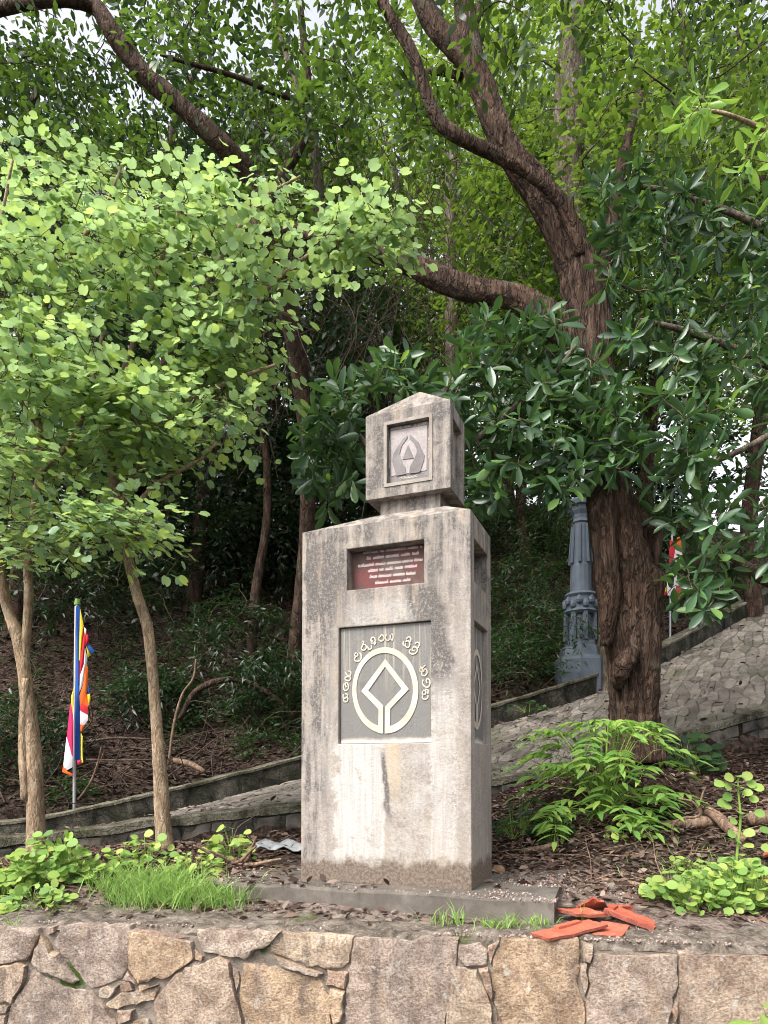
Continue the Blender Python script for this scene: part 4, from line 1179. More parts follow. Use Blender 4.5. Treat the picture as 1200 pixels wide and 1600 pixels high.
a = Acc(); flag_cloth(a, fl1, (80, 930), 4.71, FY - .02, CN, 1); a.build('cloth', CM, fg, smooth=True)
v, q = tube(np.array([P(121, 945, FY), P(121, 936, FY)]), np.array([.045, .03]), 8); obj('finial', v, q, M['weed'], fg)
F2 = 12.2
fl2 = [('red', [(285,380),(325,400),(330,500),(300,625),(270,620),(272,500)]), ('white', [(325,410),(350,430),(400,520),(395,640),(350,680),(300,625),(328,500)]), ('orange', [(350,360),(372,350),(395,440),(390,485),(340,430)]),
       ('white', [(340,680),(365,700),(318,915),(255,900),(250,760)]), ('red', [(408,695),(395,820),(378,942),(318,935),(345,790),(362,720)]), ('yellow', [(228,760),(246,760),(250,860),(222,890)]), ('red', [(222,870),(250,862),(248,900),(226,905)])]
g2 = P(1047, 1010, F2)
fg = empty('striped_flag', g2, 'red and white drooping flag on a thin pole behind the thick trunk', 'flag', 'striped flags')
v, q = tube(np.array([g2 - [0, 0, .5], P(1047, 940, F2), P(1050, 835, F2)]), np.array([.02, .02, .018]), 8); obj('pole', v, q, M['steel'], fg, smooth=True)
a = Acc(); flag_cloth(a, fl2, (1000, 780), 6.0, F2 - .02, CN, 2); a.build('cloth', CM, fg, smooth=True)
F3 = 16.5
g3 = P(1040, 900, F3); g3[2] = gz(g3[0], g3[1])
fg = empty('striped_flag', g3, 'small flag glimpsed high between leaves above the trunk stub', 'flag', 'striped flags')
v, q = tube(np.array([g3 - [0, 0, .2], P(1040, 770, F3)]), np.array([.022, .02]), 8); obj('pole', v, q, M['steel'], fg, smooth=True)
a = Acc(); flag_cloth(a, [('white', [(195,-30),(230,-30),(225,40),(200,50)]), ('red', [(225,-20),(245,-10),(240,40),(228,30)]), ('white', [(222,50),(262,55),(270,90),(235,110),(215,90)]), ('red', [(240,95),(270,90),(268,130),(228,120)])], (1000, 780), 6.0, F3 - .02, CN, 3); a.build('cloth', CM, fg, smooth=True)
F4 = 19.0
g4 = P(783, 800, F4); g4[2] = gz(g4[0], g4[1])
fg = empty('striped_flag', g4, 'far red and white flag between trunks right of the monument head', 'flag', 'striped flags')
v, q = tube(np.array([g4 - [0, 0, .2], P(789, 725, F4)]), np.array([.025, .022]), 8); obj('pole', v, q, M['steel'], fg, smooth=True)
a = Acc(); flag_cloth(a, [('red', [(70,55),(105,40),(112,120),(105,190),(75,185),(62,120)]), ('white', [(108,40),(135,35),(140,180),(112,190)]), ('blue', [(60,30),(80,25),(75,55),(60,60)])], (760, 735), 6.0, F4, CN, 4); a.build('cloth', CM, fg, smooth=True)

# ------------------------------------------------------------------ trees that stand near
def limb_obj(name, rows, m, parent, sides=14, per=6, rough=.08, ridges=.0, seed=0):
    pts, rad = pxline(rows, per)
    v, q = tube(pts, rad, sides, rough, seed, ridges)
    n = len(pts); caps = [list(range(sides))[::-1], [(n - 1) * sides + i for i in range(sides)]]
    o = obj(name, v, [tuple(f) for f in q] + caps, m, parent, smooth=True)
    return pts

# thick-trunked tree on the right
TY = 7.0
tb = P(988, 1215, TY); tb[2] = gz(tb[0], tb[1]) - .05
big = empty('thick_trunk_tree', tb, 'big old tree with thick reddish trunk and sprawling limbs, right of the monument', 'tree')
sk = []
base_v = HZ - (tb[2] - EYE) * F / TY
sk.append(limb_obj('trunk', [(990,base_v + 5,TY,45.2),(989,base_v - 60,TY,35.0),(990,1090,TY,35.7),(989,1000,TY,38.3),(984,930,TY,41.8),(975,880,TY,40.0),(960,820,TY,33.1),(948,740,TY,29.6),(938,640,TY,26.1),(926,540,TY,27.0),(910,450,TY,29.6),(895,400,TY,27.0),(868,340,TY,23.5),(835,288,TY,20.9),(792,232,TY,18.3),(765,170,7.1,17.4),(738,90,7.2,16.5),(724,0,7.3,14.8),(716,-90,7.4,12.2),(700,-200,7.5,8.7)], M['bark_red'], big, 56, 8, .12, .20, 1))
limb_obj('trunk_fold', [(948,1010,6.86,8.7),(950,930,6.78,16.5),(945,860,6.76,19.1),(940,800,6.8,18.3),(946,740,6.88,12.2)], M['bark_red'], big, 24, 8, .14, .2, 31)
limb_obj('trunk_fold', [(1008,1130,6.9,13.9),(1010,1050,6.84,19.1),(1008,980,6.82,20.9),(1004,920,6.8,19.1),(985,860,6.8,17.4),(975,800,6.86,13.9)], M['bark_red'], big, 24, 8, .14, .2, 32)
limb_obj('burl', [(1012,955,6.85,8.7),(1020,925,6.8,17.4),(1022,905,6.78,16.5),(1014,885,6.85,7.8)], M['bark_red'], big, 20, 7, .18, .1, 33)
limb_obj('burl', [(965,1075,6.84,7.0),(972,1045,6.72,14.8),(985,1025,6.72,13.1),(990,1008,6.8,5.2)], M['bark_red'], big, 20, 7, .2, .1, 34)
sk.append(limb_obj('limb', [(1005,880,7.1,15.7),(1012,840,7.15,12.2),(990,790,7.2,11.3),(960,760,7.2,10.4)], M['bark_dark'], big, 16, 6, .1, .1, 35))
limb_obj('cut_stub', [(1018,890,7.05,11.3),(1024,850,7.05,10.4),(1022,820,7.0,10.4)], M['bark_red'], big, 16, 6, .12, .1, 36)
sk.append(limb_obj('limb', [(905,560,TY,17.4),(880,520,7.0,20.0),(845,488,7.05,20.0),(800,463,7.1,18.3),(745,455,7.2,16.5),(695,438,7.3,16.5),(640,412,7.4,15.7),(585,392,7.5,14.8),(530,378,7.6,12.2),(465,362,7.8,10.4),(390,350,8.0,9.6),(310,328,8.2,8.7),(250,330,8.3,7.0),(180,300,8.5,4.3)], M['bark_red'], big, 26, 7, .12, .2, 2))
sk.append(limb_obj('limb', [(905,400,6.85,9.6),(893,350,6.78,10.4),(868,305,6.7,9.6),(825,270,6.65,8.7),(770,240,6.6,9.6),(715,212,6.5,9.6),(683,185,6.5,9.6),(664,140,6.45,8.7),(645,85,6.4,8.7),(610,25,6.4,7.8),(570,-50,6.4,7.0),(540,-160,6.4,5.2)], M['bark_red'], big, 22, 7, .1, .14, 3))
sk.append(limb_obj('limb', [(742,110,7.2,10.4),(712,75,7.25,14.8),(680,40,7.3,14.8),(655,-10,7.4,13.9),(640,-90,7.5,10.4)], M['bark_dark'], big, 20, 6, .1, .14, 4))
sk.append(limb_obj('limb', [(728,60,7.25,7.0),(745,25,7.3,7.0),(760,-30,7.3,6.1)], M['bark_dark'], big, 14, 6, .1, .1, 5))
sk.append(limb_obj('limb', [(722,120,7.4,5.2),(690,112,7.5,5.2),(660,115,7.6,4.3)], M['bark_dark'], big, 12, 6, .1, .1, 6))
sk.append(limb_obj('limb', [(925,480,7.1,12.2),(940,430,7.2,13.9),(952,380,7.4,11.3),(960,320,7.6,8.7),(975,240,7.8,7.0),(1000,150,8,5.2)], M['bark_dark'], big, 16, 6, .1, .14, 7))

def spray_leaves(tips, dirs, n, size, spread, seed, droop=.25, upj=.5, flat=.75):
    """leaves along a short twig at every tip: alternate, roughly level, drooping at the ends"""
    r = np.random.default_rng(seed); k = len(tips)
    d = unit(dirs + r.normal(size=(k, 3)) * .35 + np.array([0, 0, .05]))
    up = np.tile([0, 0, 1.0], (k, 1)) + r.normal(size=(k, 3)) * .25
    side = unit(np.cross(d, up)); up2 = np.cross(side, d)
    j = np.arange(n); t = (j + .5) / n
    sg = np.where(j % 2 == 0, 1.0, -1.0)
    pos = tips[:, None] + d[:, None] * (t[None, :, None] * spread - spread * .45) + side[:, None] * (sg * .03)[None, :, None] + r.normal(size=(k, n, 3)) * spread * .10
    pos[..., 2] -= droop * spread * (t ** 2)[None]
    ld = side[:, None] * (sg * .9)[None, :, None] + d[:, None] * (.35 + .7 * t)[None, :, None] + r.normal(size=(k, n, 3)) * .3
    ld[..., 2] -= .12
    un = up2[:, None] * flat + np.array([0, 0, .4]) + r.normal(size=(k, n, 3)) * upj
    s = size * r.uniform(.65, 1.2, size=(k, n))
    return pos.reshape(-1, 3), frames(ld.reshape(-1, 3), un.reshape(-1, 3)), s.ravel()

def whorl_leaves(tips, dirs, n, size, seed):
    r = np.random.default_rng(seed); k = len(tips)
    d = unit(dirs + np.array([0, 0, .35]) + r.normal(size=(k, 3)) * .3)
    a = unit(np.cross(d, r.normal(size=(k, 3)))); b = np.cross(d, a)
    th = (np.arange(n) * 2.4)[None] + r.uniform(0, 6.28, (k, 1))
    rad = a[:, None] * np.cos(th)[..., None] + b[:, None] * np.sin(th)[..., None]
    up_f = (np.arange(n) / n)[None, :, None]
    ld = rad * (1.1 - .5 * up_f) + d[:, None] * (.05 + .9 * up_f) + r.normal(size=(k, n, 3)) * .34
    ld[..., 2] -= .22
    pos = tips[:, None] + d[:, None] * (up_f - .8) * .17 + rad * .012
    un = d[:, None] * 1.0 - rad * .3 + r.normal(size=(k, n, 3)) * .25
    s = size * r.uniform(.6, 1.15, size=(k, n))
    return pos.reshape(-1, 3), frames(ld.reshape(-1, 3), un.reshape(-1, 3)), s.ravel()

# its own crown: small leaves high up, over and round the limbs
tg = np.vstack([sample_region([(520,-420),(1350,-420),(1350,40),(1010,170),(930,150),(930,40),(840,40),(800,110),(700,30),(560,20)], 6.0, 8.6, 170, 21),
                sample_region([(640,60),(720,120),(700,230),(640,260),(560,180)], 6.8, 8.2, 16, 22), sample_region([(380,250),(700,330),(700,420),(420,360)], 7.4, 8.6, 12, 23)])
ta = TubeAcc(); dr = grow(np.vstack(sk), tg, .05, .004, .02, 5, ta, 1)
ta.build('twigs', M['bark_dark'], big)['kind'] = 'stuff'
lp, lr, ls = spray_leaves(tg, dr, 34, .115, .75, 31)
put_leaves(big, T_OVAL, lp, lr, ls, M['forest'], n_parts=0)

# slender pale-barked trees with round two-lobed leaves, left
def bauhinia_tree(base_px, trunks, label, regs, seed, group='slender pale trees at the left', nl=16, size=.066):
    b = P(*base_px); b[2] = gz(b[0], b[1]) - .03
    root = empty('butterfly_leaf_tree', b, label, 'tree', group)
    sk = []
    for k, rows in enumerate(trunks):
        rows = [[q[0], q[1], q[2], q[3] * .84] for q in rows]
        if k == 0: rows[0][1] = HZ - (b[2] - EYE) * F / rows[0][2]
        sk.append(limb_obj('trunk' if k == 0 else 'limb', [tuple(q) for q in rows], M['bark_pale'], root, 16, 7, .09, .05, seed + k))
    # level tiers: every centre spreads into a thin plate of sprays
    cen = np.vstack([sample_region(p, y0, y1, max(3, int(n * .19)), seed + 50 + i) for i, (p, y0, y1, n) in enumerate(regs)])
    r = np.random.default_rng(seed + 8); tg = []
    for c in cen:
        k = int(r.integers(3, 8)); a0 = r.uniform(0, 6.28); tilt = r.normal(size=2) * .12
        for i in range(k):
            d = np.array([math.cos(a0 + i * 2.4) * .33, math.sin(a0 + i * 2.4) * .27]) * math.sqrt((i + .3) / k) * r.uniform(.8, 1.25)
            tg.append(c + np.array([d[0], d[1], d @ tilt - .10 * np.linalg.norm(d) + r.normal() * .025]))
    tg = np.array(tg)
    ta = TubeAcc(); dr = grow(np.vstack([s[len(s) // 3:] for s in sk]), tg, .07, .0028, .011, 5, ta, seed)
    dr = unit(dr * [1, 1, .35] + np.array([.06, -.15, -.05]))
    # each tip carries a fine twig that the leaves sit along
    tips2 = tg + dr * .28 + np.array([0, 0, -.03])
    for a_, b_ in zip(tg, tips2): ta.add(*tube(np.array([a_ - (b_ - a_) * .8, a_ + [0, 0, .01], b_]), np.array([.003, .0026, .0015]), 4))
    ta.build('twigs', M['twig'], root)['kind'] = 'stuff'
    lp, lr, ls = spray_leaves(tg, dr, nl, size, .50, seed + 9, .06, .20, 1.0)
    put_leaves(root, T_BAUH, lp, lr, ls, M['bauh'])
    return root
bauhinia_tree((258, 1318, 5.6), [[(258,1325,5.6,16),(252,1240,5.6,13.5),(246,1150,5.6,11),(238,1050,5.6,9.5),(231,985,5.6,10),(212,920,5.6,9.5),(197,860,5.6,8.5),(186,800,5.55,9),(175,730,5.5,9),(160,650,5.45,8),(140,560,5.4,7),(120,480,5.3,6)],
    [(186,800,5.55,7),(220,720,5.5,6),(275,640,5.4,5.5),(340,560,5.3,5),(400,470,5.2,4),(480,400,5.1,3),(560,365,5.0,2)], [(175,730,5.5,6),(210,650,5.4,5),(270,540,5.3,5),(330,430,5.2,4),(400,320,5.1,3),(470,275,5.0,2)],
    [(160,650,5.45,6),(200,560,5.3,5),(240,440,5.2,4),(280,330,5.1,3)], [(275,640,5.4,4),(350,600,5.2,4),(430,570,5.0,2.5)], [(190,820,5.5,5),(240,760,5.3,4),(310,720,5.15,3),(340,690,5.1,2)]],
    'slender pale-barked tree with two-lobed leaves, single trunk beside the flag', 
    [([(150,580),(260,480),(330,430),(400,420),(385,500),(375,570),(330,620),(285,680),(260,740),(220,760),(205,870),(180,880),(150,820),(120,700)], 4.7, 5.9, 210),
     ([(200,330),(300,300),(400,298),(455,295),(450,320),(420,345),(360,365),(300,440),(180,430)], 4.8, 5.8, 62), ([(400,420),(480,370),(585,350),(590,372),(520,400),(470,440)], 4.8, 5.2, 16),
     ([(300,650),(370,575),(410,575),(400,600),(340,670)], 4.7, 5.3, 26), ([(540,345),(580,340),(585,360),(545,375)], 4.9, 5.1, 14)], 100)
bauhinia_tree((55, 1300, 5.9), [[(57,1300,5.9,18),(54,1200,5.9,15),(46,1120,5.9,13),(38,1050,5.9,12),(30,1000,5.9,12),(15,960,5.9,10),(2,910,5.85,10),(-8,850,5.8,9),(-15,760,5.7,8),(-20,650,5.6,7),(-30,540,5.5,6)],
    [(38,1030,5.9,9),(42,985,5.88,8),(45,930,5.85,8),(44,880,5.8,8),(50,820,5.75,8),(62,740,5.7,7.5),(60,660,5.6,7),(40,590,5.5,6),(70,480,5.4,5),(110,400,5.3,4),(160,330,5.2,3),(190,260,5.1,2)], [(40,1250,5.86,9),(36,1150,5.86,8),(40,1060,5.86,7)], [(60,680,5.65,5),(20,600,5.4,4),(-30,480,5.2,4),(0,350,5.1,3),(20,250,5,2)],
    [(62,740,5.7,5),(110,690,5.5,5),(140,620,5.3,4),(160,520,5.1,3)], [(-8,850,5.8,5),(-60,760,5.6,5),(-140,650,5.5,4),(-220,560,5.4,3)]],
    'slender pale-barked tree with two-lobed leaves, forked trunk at left edge',
    [([(-60,350),(60,290),(160,280),(240,300),(250,370),(220,440),(260,530),(180,640),(130,740),(60,760),(-60,760)], 4.7, 6.0, 270), ([(-260,300),(-50,280),(-50,760),(-260,800)], 4.8, 6.2, 110),
     ([(-40,800),(60,770),(110,800),(110,860),(60,890),(-40,870)], 5.0, 5.9, 40), ([(0,230),(40,190),(140,230),(60,270)], 5.2, 5.8, 12)], 200)

# glossy-leaved trees: one behind the monument, one that reaches in from the right
def glossy_tree(base, trunks, label, regs, seed, nl=8, size=.215, n_young=12):
    root = empty('glossy_leaf_tree', base, label, 'tree', 'large-leaved glossy trees')
    sk = []
    for k, rows in enumerate(trunks):
        sk.append(limb_obj('trunk' if k == 0 else 'limb', rows, M['bark_grey'], root, 14, 6, .08, .06, seed + k))
    tg = np.vstack([sample_region(p, y0, y1, n, seed + 70 + i) for i, (p, y0, y1, n) in enumerate(regs)])
    ta = TubeAcc(); dr = grow(np.vstack([s[len(s) // 4:] for s in sk]), tg, -.02, .0045, .014, 5, ta, seed)
    ta.build('twigs', M['twig'], root)['kind'] = 'stuff'
    lp, lr, ls = whorl_leaves(tg, dr, nl, size, seed + 3)
    put_leaves(root, T_GLOSSY, lp, lr, ls, M['glossy'])
    # fresh pale shoots standing up from some tips
    r = np.random.default_rng(seed); u, v = px_of(tg)
    pick = [i for i in r.permutation(len(tg)) if 0 < u[i] < 1200 and 0 < v[i] < 1600][:n_young]
    lp, lr, ls = whorl_leaves(tg[pick] + [0, -.05, .05], np.tile([0, -.2, 1.0], (len(pick), 1)), 3, size * .6, seed + 4)
    put_leaves(root, T_GLOSSY, lp, lr, ls, M['young'], name='young_leaf')
    return root
gb = P(655, 1280, 6.75); gb[2] = gz(gb[0], gb[1]) - .03
vb = HZ - (gb[2] - EYE) * F / 6.75
glossy_tree(gb, [[(655,vb,6.75,13),(650,1100,6.75,12),(655,950,6.8,11),(660,800,6.85,10),(665,700,6.9,9),(690,620,6.9,7),(720,560,6.9,5)], [(660,800,6.85,6),(600,730,6.9,5),(560,680,6.9,4),(520,640,6.9,3)], [(665,720,6.9,6),(740,690,6.8,6),(800,640,6.7,5),(860,590,6.6,4),(900,540,6.5,3)],
    [(740,690,6.8,5),(790,720,6.7,4),(850,740,6.6,3)]],
    'dark glossy large-leaved tree behind the monument head',
    [([(468,640),(520,585),(570,600),(570,700),(545,790),(490,800),(470,740)], 6.3, 7.4, 62), ([(560,600),(600,545),(690,560),(760,470),(800,480),(900,500),(930,600),(900,700),(860,770),(740,790),(725,700),(690,620)], 6.2, 7.3, 185),
     ([(860,560),(960,560),(1000,640),(1000,720),(940,790),(880,780)], 6.1, 6.8, 44)], 300)
gr = np.array([5.6, 7.2, 0]); gr[2] = gz(gr[0], gr[1]) - .05
ur, vr = px_of(gr)
glossy_tree(gr, [[(ur,vr,7.2,16),(ur-5,900,7.2,15),(ur-20,700,7.2,13),(ur-40,500,7.2,11),(ur-60,300,7.1,8),(ur-80,100,7.0,6)], [(ur-2,960,7.2,12),(1300,950,7.1,11),(1210,910,6.9,11),(1150,880,6.7,10),(1105,850,6.6,8),(1060,820,6.5,5)],
    [(ur-20,720,7.2,9),(1280,620,7.0,8),(1180,560,6.9,6),(1080,520,6.8,5),(1000,500,6.8,3)], [(ur-40,500,7.2,8),(1260,400,7.1,7),(1160,340,7.0,5),(1050,300,7.0,4),(980,290,7.0,3)], [(1280,620,7.0,6),(1200,680,6.7,5),(1120,720,6.6,4),(1050,740,6.5,3)]],
    'dark glossy large-leaved tree reaching in from the right edge',
    [([(1010,640),(1060,560),(1200,520),(1300,560),(1300,900),(1200,900),(1090,960),(1060,960),(1040,850),(1010,760)], 5.8, 7.2, 135), ([(930,430),(1000,400),(1200,420),(1300,440),(1300,560),(1060,560),(980,560)], 6.3, 7.6, 78),
     ([(930,290),(1000,240),(1200,300),(1300,300),(1300,430),(940,420)], 6.6, 8.0, 105)], 400, n_young=14)
# bright twig of another tree at the upper right
yb = np.array([4.9, 5.6, 0]); yb[2] = gz(yb[0], yb[1]) - .05
uy, vy = px_of(yb)
yt = empty('bright_leaf_tree', yb, 'bright yellow-green leafy bough hanging in at upper right edge', 'tree')
sk = [limb_obj('trunk', [(uy,vy,5.6,14),(uy+5,900,5.6,12),(uy-10,600,5.6,10),(uy-30,350,5.6,8),(uy-60,150,5.6,6),(uy-80,-100,5.6,4)], M['bark_grey'], yt, 12, 6, .08, .05, 91),
      limb_obj('limb', [(uy-30,350,5.6,5),(1300,260,5.5,5),(1210,210,5.4,4),(1140,180,5.3,3),(1090,170,5.3,2)], M['bark_pale'], yt, 10, 6, .08, 0, 92)]
tg = sample_region([(1060,190),(1090,120),(1150,95),(1300,80),(1300,330),(1210,300),(1120,280),(1150,230)], 4.9, 5.7, 30, 93)
ta = TubeAcc(); dr = grow(np.vstack([s[6:] for s in sk]), tg, .05, .003, .008, 5, ta, 94); ta.build('twigs', M['twig'], yt)['kind'] = 'stuff'
lp, lr, ls = whorl_leaves(tg, dr, 6, .17, 95); put_leaves(yt, T_GLOSSY, lp, lr, ls, M['young'])

# tree whose bare limb crosses the upper left
ab = P(452, 1105, 11.2); ab[2] = gz(ab[0], ab[1]) - .05
va = HZ - (ab[2] - EYE) * F / ab[1]
lt = empty('leaning_limb_tree', ab, 'dark tree behind the left tree, its bare limb crossing the upper left corner', 'tree')
sk = [limb_obj('trunk', [(452,va,11.2,10),(462,1000,11.1,10),(478,850,10.8,11),(480,700,10.3,12),(465,560,9.8,14),(440,440,9.3,15),(412,335,8.9,15),(388,272,8.7,14),(342,222,8.5,14),(290,172,8.4,13),(222,112,8.3,13),(172,45,8.2,13),(150,12,8.2,11),(110,0,8.1,9),(60,3,8.0,8),(0,15,8.0,8),(-60,45,7.9,7),(-140,60,7.8,5)], M['bark_dark'], lt, 22, 7, .1, .14, 61),
      limb_obj('limb', [(412,335,8.9,9),(440,280,9,8),(480,200,9.1,7),(480,120,9.2,6),(470,20,9.3,5),(460,-90,9.4,4)], M['bark_dark'], lt, 12, 6, .1, .1, 62),
      limb_obj('limb', [(480,160,9.1,4),(430,145,9,4),(370,120,8.9,3.5),(300,100,8.8,3),(250,85,8.7,2)], M['bark_dark'], lt, 10, 6, .1, .1, 63),
      limb_obj('limb', [(500,380,9.4,7),(497,280,9.4,8),(482,190,9.4,6),(440,60,9.5,4),(420,-60,9.6,3)], M['bark_grey'], lt, 10, 6, .1, .1, 64)]
tg = np.vstack([sample_region([(-160,-260),(620,-260),(600,60),(520,200),(400,180),(260,90),(140,60),(-160,160)], 7.4, 9.8, 165, 65), sample_region([(-100,60),(140,70),(330,260),(300,300),(0,230)], 8.0, 9.8, 40, 66),
                sample_region([(330,120),(600,80),(560,320),(440,360),(400,260)], 8.8, 10.5, 40, 67)])
ta = TubeAcc(); dr = grow(np.vstack([s[8:] for s in sk]), tg, .0, .004, .018, 5, ta, 68); ta.build('twigs', M['bark_dark'], lt)['kind'] = 'stuff'
lp, lr, ls = spray_leaves(tg, dr, 30, .13, .85, 69, .45, .55)
put_leaves(lt, T_OVAL, lp, lr, ls, M['forest'], n_parts=0)

# ------------------------------------------------------------------ trees of the wood behind
def wood_tree(name, label, u, Y, top, r_trunk, lobes, nspray, nleaf, size, m, bk, seed, group='trees of the wood on the hill', rows=None):
    r = np.random.default_rng(seed)
    x = (u - CX) / F * Y; zb = gz(x, Y)
    b = np.array([x, Y, zb - .1]); root = empty(name, b, label, 'tree', group)
    h = top - zb
    n = 7
    pts = np.array([b + np.array([math.sin(k * 1.1 + seed) * .18 * k ** .6, math.cos(k * .9 + seed) * .15 * k ** .5, (h + .1) * k / (n - 1)]) for k in range(n)])
    c = catmull(np.hstack([pts, np.linspace(r_trunk, r_trunk * .3, n)[:, None]]), 6)
    if rows:
        p_, r_ = pxline(rows, 6); p_ = np.vstack([b, p_]); r_ = np.concatenate([[r_[0] * 1.2], r_]); c = np.hstack([p_, r_[:, None]])
    v, q = tube(c[:, :3], c[:, 3], 16, .1, seed, .14); obj('trunk', v, q, bk, root, smooth=True)
    nodes = c[len(c) // 4:, :3]
    tg = []
    rad, z0 = lobes
    k = max(6, nspray // 14)
    cs = []
    for i in range(k):
        f = (i + .5) / k; zc = zb + z0 + (h - z0) * f
        rr = rad * (0.55 + .6 * math.sin(math.pi * min(1, .15 + f * .85)))
        t = i * 2.4 + r.uniform(-.5, .5)
        cs.append([x + math.cos(t) * rr * r.uniform(.3, .9), Y + math.sin(t) * rr * r.uniform(.3, .9), zc])
    cs = np.array(cs)
    pick = r.integers(k, size=nspray)
    tg = cs[pick] + r.normal(size=(nspray, 3)) * np.array([.75, .75, .5]) * rad * .38
    tg = tg[tg[:, 2] > zb + z0 * .6]
    ta = TubeAcc(); dr = grow(nodes, tg, .06, .006, .05, 5, ta, seed); ta.build('branches', bk, root)['kind'] = 'stuff'
    lp, lr, ls = spray_leaves(tg, dr, nleaf, size, rad * .42, seed + 1, .35, .6)
    vv, ff = bake_leaves(T_OVAL, lp, lr, ls)
    o = obj('crown', vv, ff, m, root, smooth=True); o['kind'] = 'stuff'
    return root
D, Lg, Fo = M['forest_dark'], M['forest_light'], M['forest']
wood = [  # name, label, u, depth, top height, trunk radius, (crown radius, lowest leaves), sprays, leaves, leaf size, material, bark, traced trunk
 ('straight_trunk_tree', 'straight grey trunk rising just behind the thick trunked tree', 955, 10.9, 13, .24, (2.6, 6.0), 243, 41, 0.138, Lg, M['bark_grey'], [(958,950,10.9,22),(945,760,10.9,22),(925,560,10.9,21),(900,420,10.9,22),(888,300,10.9,22),(887,200,10.9,22),(893,80,10.9,21),(903,-40,10.9,18),(905,-150,10.9,10)]),
 ('slim_tree', 'slim straight trunk between the long limb and the fork', 705, 12.6, 15, .11, (2.4, 6.0), 166, 39, 0.147, Lg, M['bark_grey'], [(712,900,12.6,9),(706,600,12.6,9),(704,410,12.6,9),(703,300,12.6,9),(712,180,12.6,8),(720,90,12.6,7),(730,-60,12.6,5)]),
 ('slim_tree', 'slim trunk right of the monument head on the bank', 826, 14.5, 13, .12, (2.2, 2.2), 166, 39, 0.156, Fo, M['bark_dark'], None),
 ('slim_tree', 'thin dark trunk beside the far red flag', 800, 17.5, 14, .12, (2.4, 2.6), 154, 36, 0.184, Fo, M['bark_dark'], None),
 ('slim_tree', 'thin dark trunk left of the monument shoulder', 392, 12.0, 11, .09, (2.0, 2.6), 166, 39, 0.138, D, M['bark_dark'], None),
 ('wood_tree', 'dense dark tree behind the crown of the single pale trunk', 300, 13.5, 15, .18, (3.0, 1.6), 334, 41, 0.156, D, M['bark_dark'], None),
 ('wood_tree', 'dense dark tree filling the left edge behind the forked pale tree', 20, 12.6, 14, .18, (3.0, 1.4), 322, 41, 0.156, D, M['bark_dark'], None),
 ('wood_tree', 'dark tree between left crown and monument head', 450, 15.5, 14, .16, (2.6, 1.4), 282, 41, 0.156, D, M['bark_dark'], None),
 ('wood_tree', 'dark low tree behind the monument head', 590, 14.2, 10.5, .14, (2.2, 1.2), 243, 41, 0.147, D, M['bark_dark'], None),
 ('wood_tree', 'light green tree above the monument in the background', 600, 17.5, 17, .17, (2.8, 4.5), 193, 39, 0.166, Fo, M['bark_grey'], None),
 ('wood_tree', 'sunlit tree behind the big fork at top centre', 780, 18.5, 19, .2, (3.2, 5.5), 257, 39, 0.184, Lg, M['bark_grey'], None),
 ('wood_tree', 'green tree behind glossy leaves at right', 1020, 14.5, 16, .2, (2.8, 2.6), 270, 39, 0.156, D, M['bark_dark'], None),
 ('wood_tree', 'green tree at the upper right edge of the wood', 1180, 13.6, 16, .18, (2.8, 3.4), 257, 39, 0.156, Fo, M['bark_dark'], None),
 ('wood_tree', 'far tree beyond the left edge crown', 120, 18.5, 18, .2, (3.4, 2.0), 282, 39, 0.193, D, M['bark_dark'], None),
 ('wood_tree', 'far tree behind the bare crossing limb', 400, 20.5, 20, .2, (3.6, 2.5), 282, 39, 0.212, Fo, M['bark_grey'], None),
 ('wood_tree', 'far tree behind the straight grey trunk', 950, 21.5, 21, .2, (3.6, 4.0), 257, 39, 0.212, Lg, M['bark_grey'], None),
 ('wood_tree', 'far tree behind the upper right bough', 1280, 19.0, 20, .2, (3.4, 4.0), 243, 39, 0.202, Lg, M['bark_grey'], None),
 ('wood_tree', 'dark crowned tree, furthest left of the wood', -220, 14.0, 15, .2, (3.0, 1.6), 193, 36, 0.184, D, M['bark_dark'], None),
 ('wood_tree', 'far tall tree over the monument, highest crown', 640, 25.0, 25, .25, (4.2, 2.5), 270, 39, 0.267, Fo, M['bark_grey'], None),
 ('wood_tree', 'far tall tree at the left, over the hill', 230, 26.0, 25, .25, (4.2, 2.5), 270, 39, 0.276, Fo, M['bark_grey'], None),
 ('wood_tree', 'far tall tree at the right, over the hill', 1100, 27.0, 26, .25, (4.2, 5.0), 257, 39, 0.276, Lg, M['bark_grey'], None),
 ('wood_tree', 'far tall tree at left edge over the hill', -60, 24.0, 22, .25, (4.0, 2.5), 231, 39, 0.258, Fo, M['bark_grey'], None),
]
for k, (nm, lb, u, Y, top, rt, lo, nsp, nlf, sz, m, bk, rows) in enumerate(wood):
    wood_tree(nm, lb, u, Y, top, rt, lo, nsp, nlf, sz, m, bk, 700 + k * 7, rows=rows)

# understorey shrubs on the bank
def bush(name, label, u, Y, h, rad, nspray, nleaf, size, T, m, seed, group):
    r = np.random.default_rng(seed); x = (u - CX) / F * Y; zb = gz(x, Y)
    root = empty(name, (x, Y, zb - .02), label, 'shrub', group)
    t = r.uniform(0, 6.28, nspray); q = np.sqrt(r.random(nspray)) * rad; z = zb + .12 + r.random(nspray) ** .7 * h * (1 - .4 * (q / rad) ** 2)
    tg = np.column_stack([x + q * np.cos(t), Y + q * np.sin(t), z])
    ta = TubeAcc(); nodes = np.array([[x, Y, zb + .02], [x, Y, zb + h * .25], [x + .05, Y, zb + h * .5]])
    dr = grow(nodes, tg, .08, .003, .012, 4, ta, seed); ta.build('stems', M['twig'], root)['kind'] = 'stuff'
    lp, lr, ls = spray_leaves(tg, dr, nleaf, size, min(.45, rad * .6), seed, .25, .45)
    vv, ff = bake_leaves(T, lp, lr, ls); o = obj('foliage', vv, ff, m, root, smooth=True); o['kind'] = 'stuff'
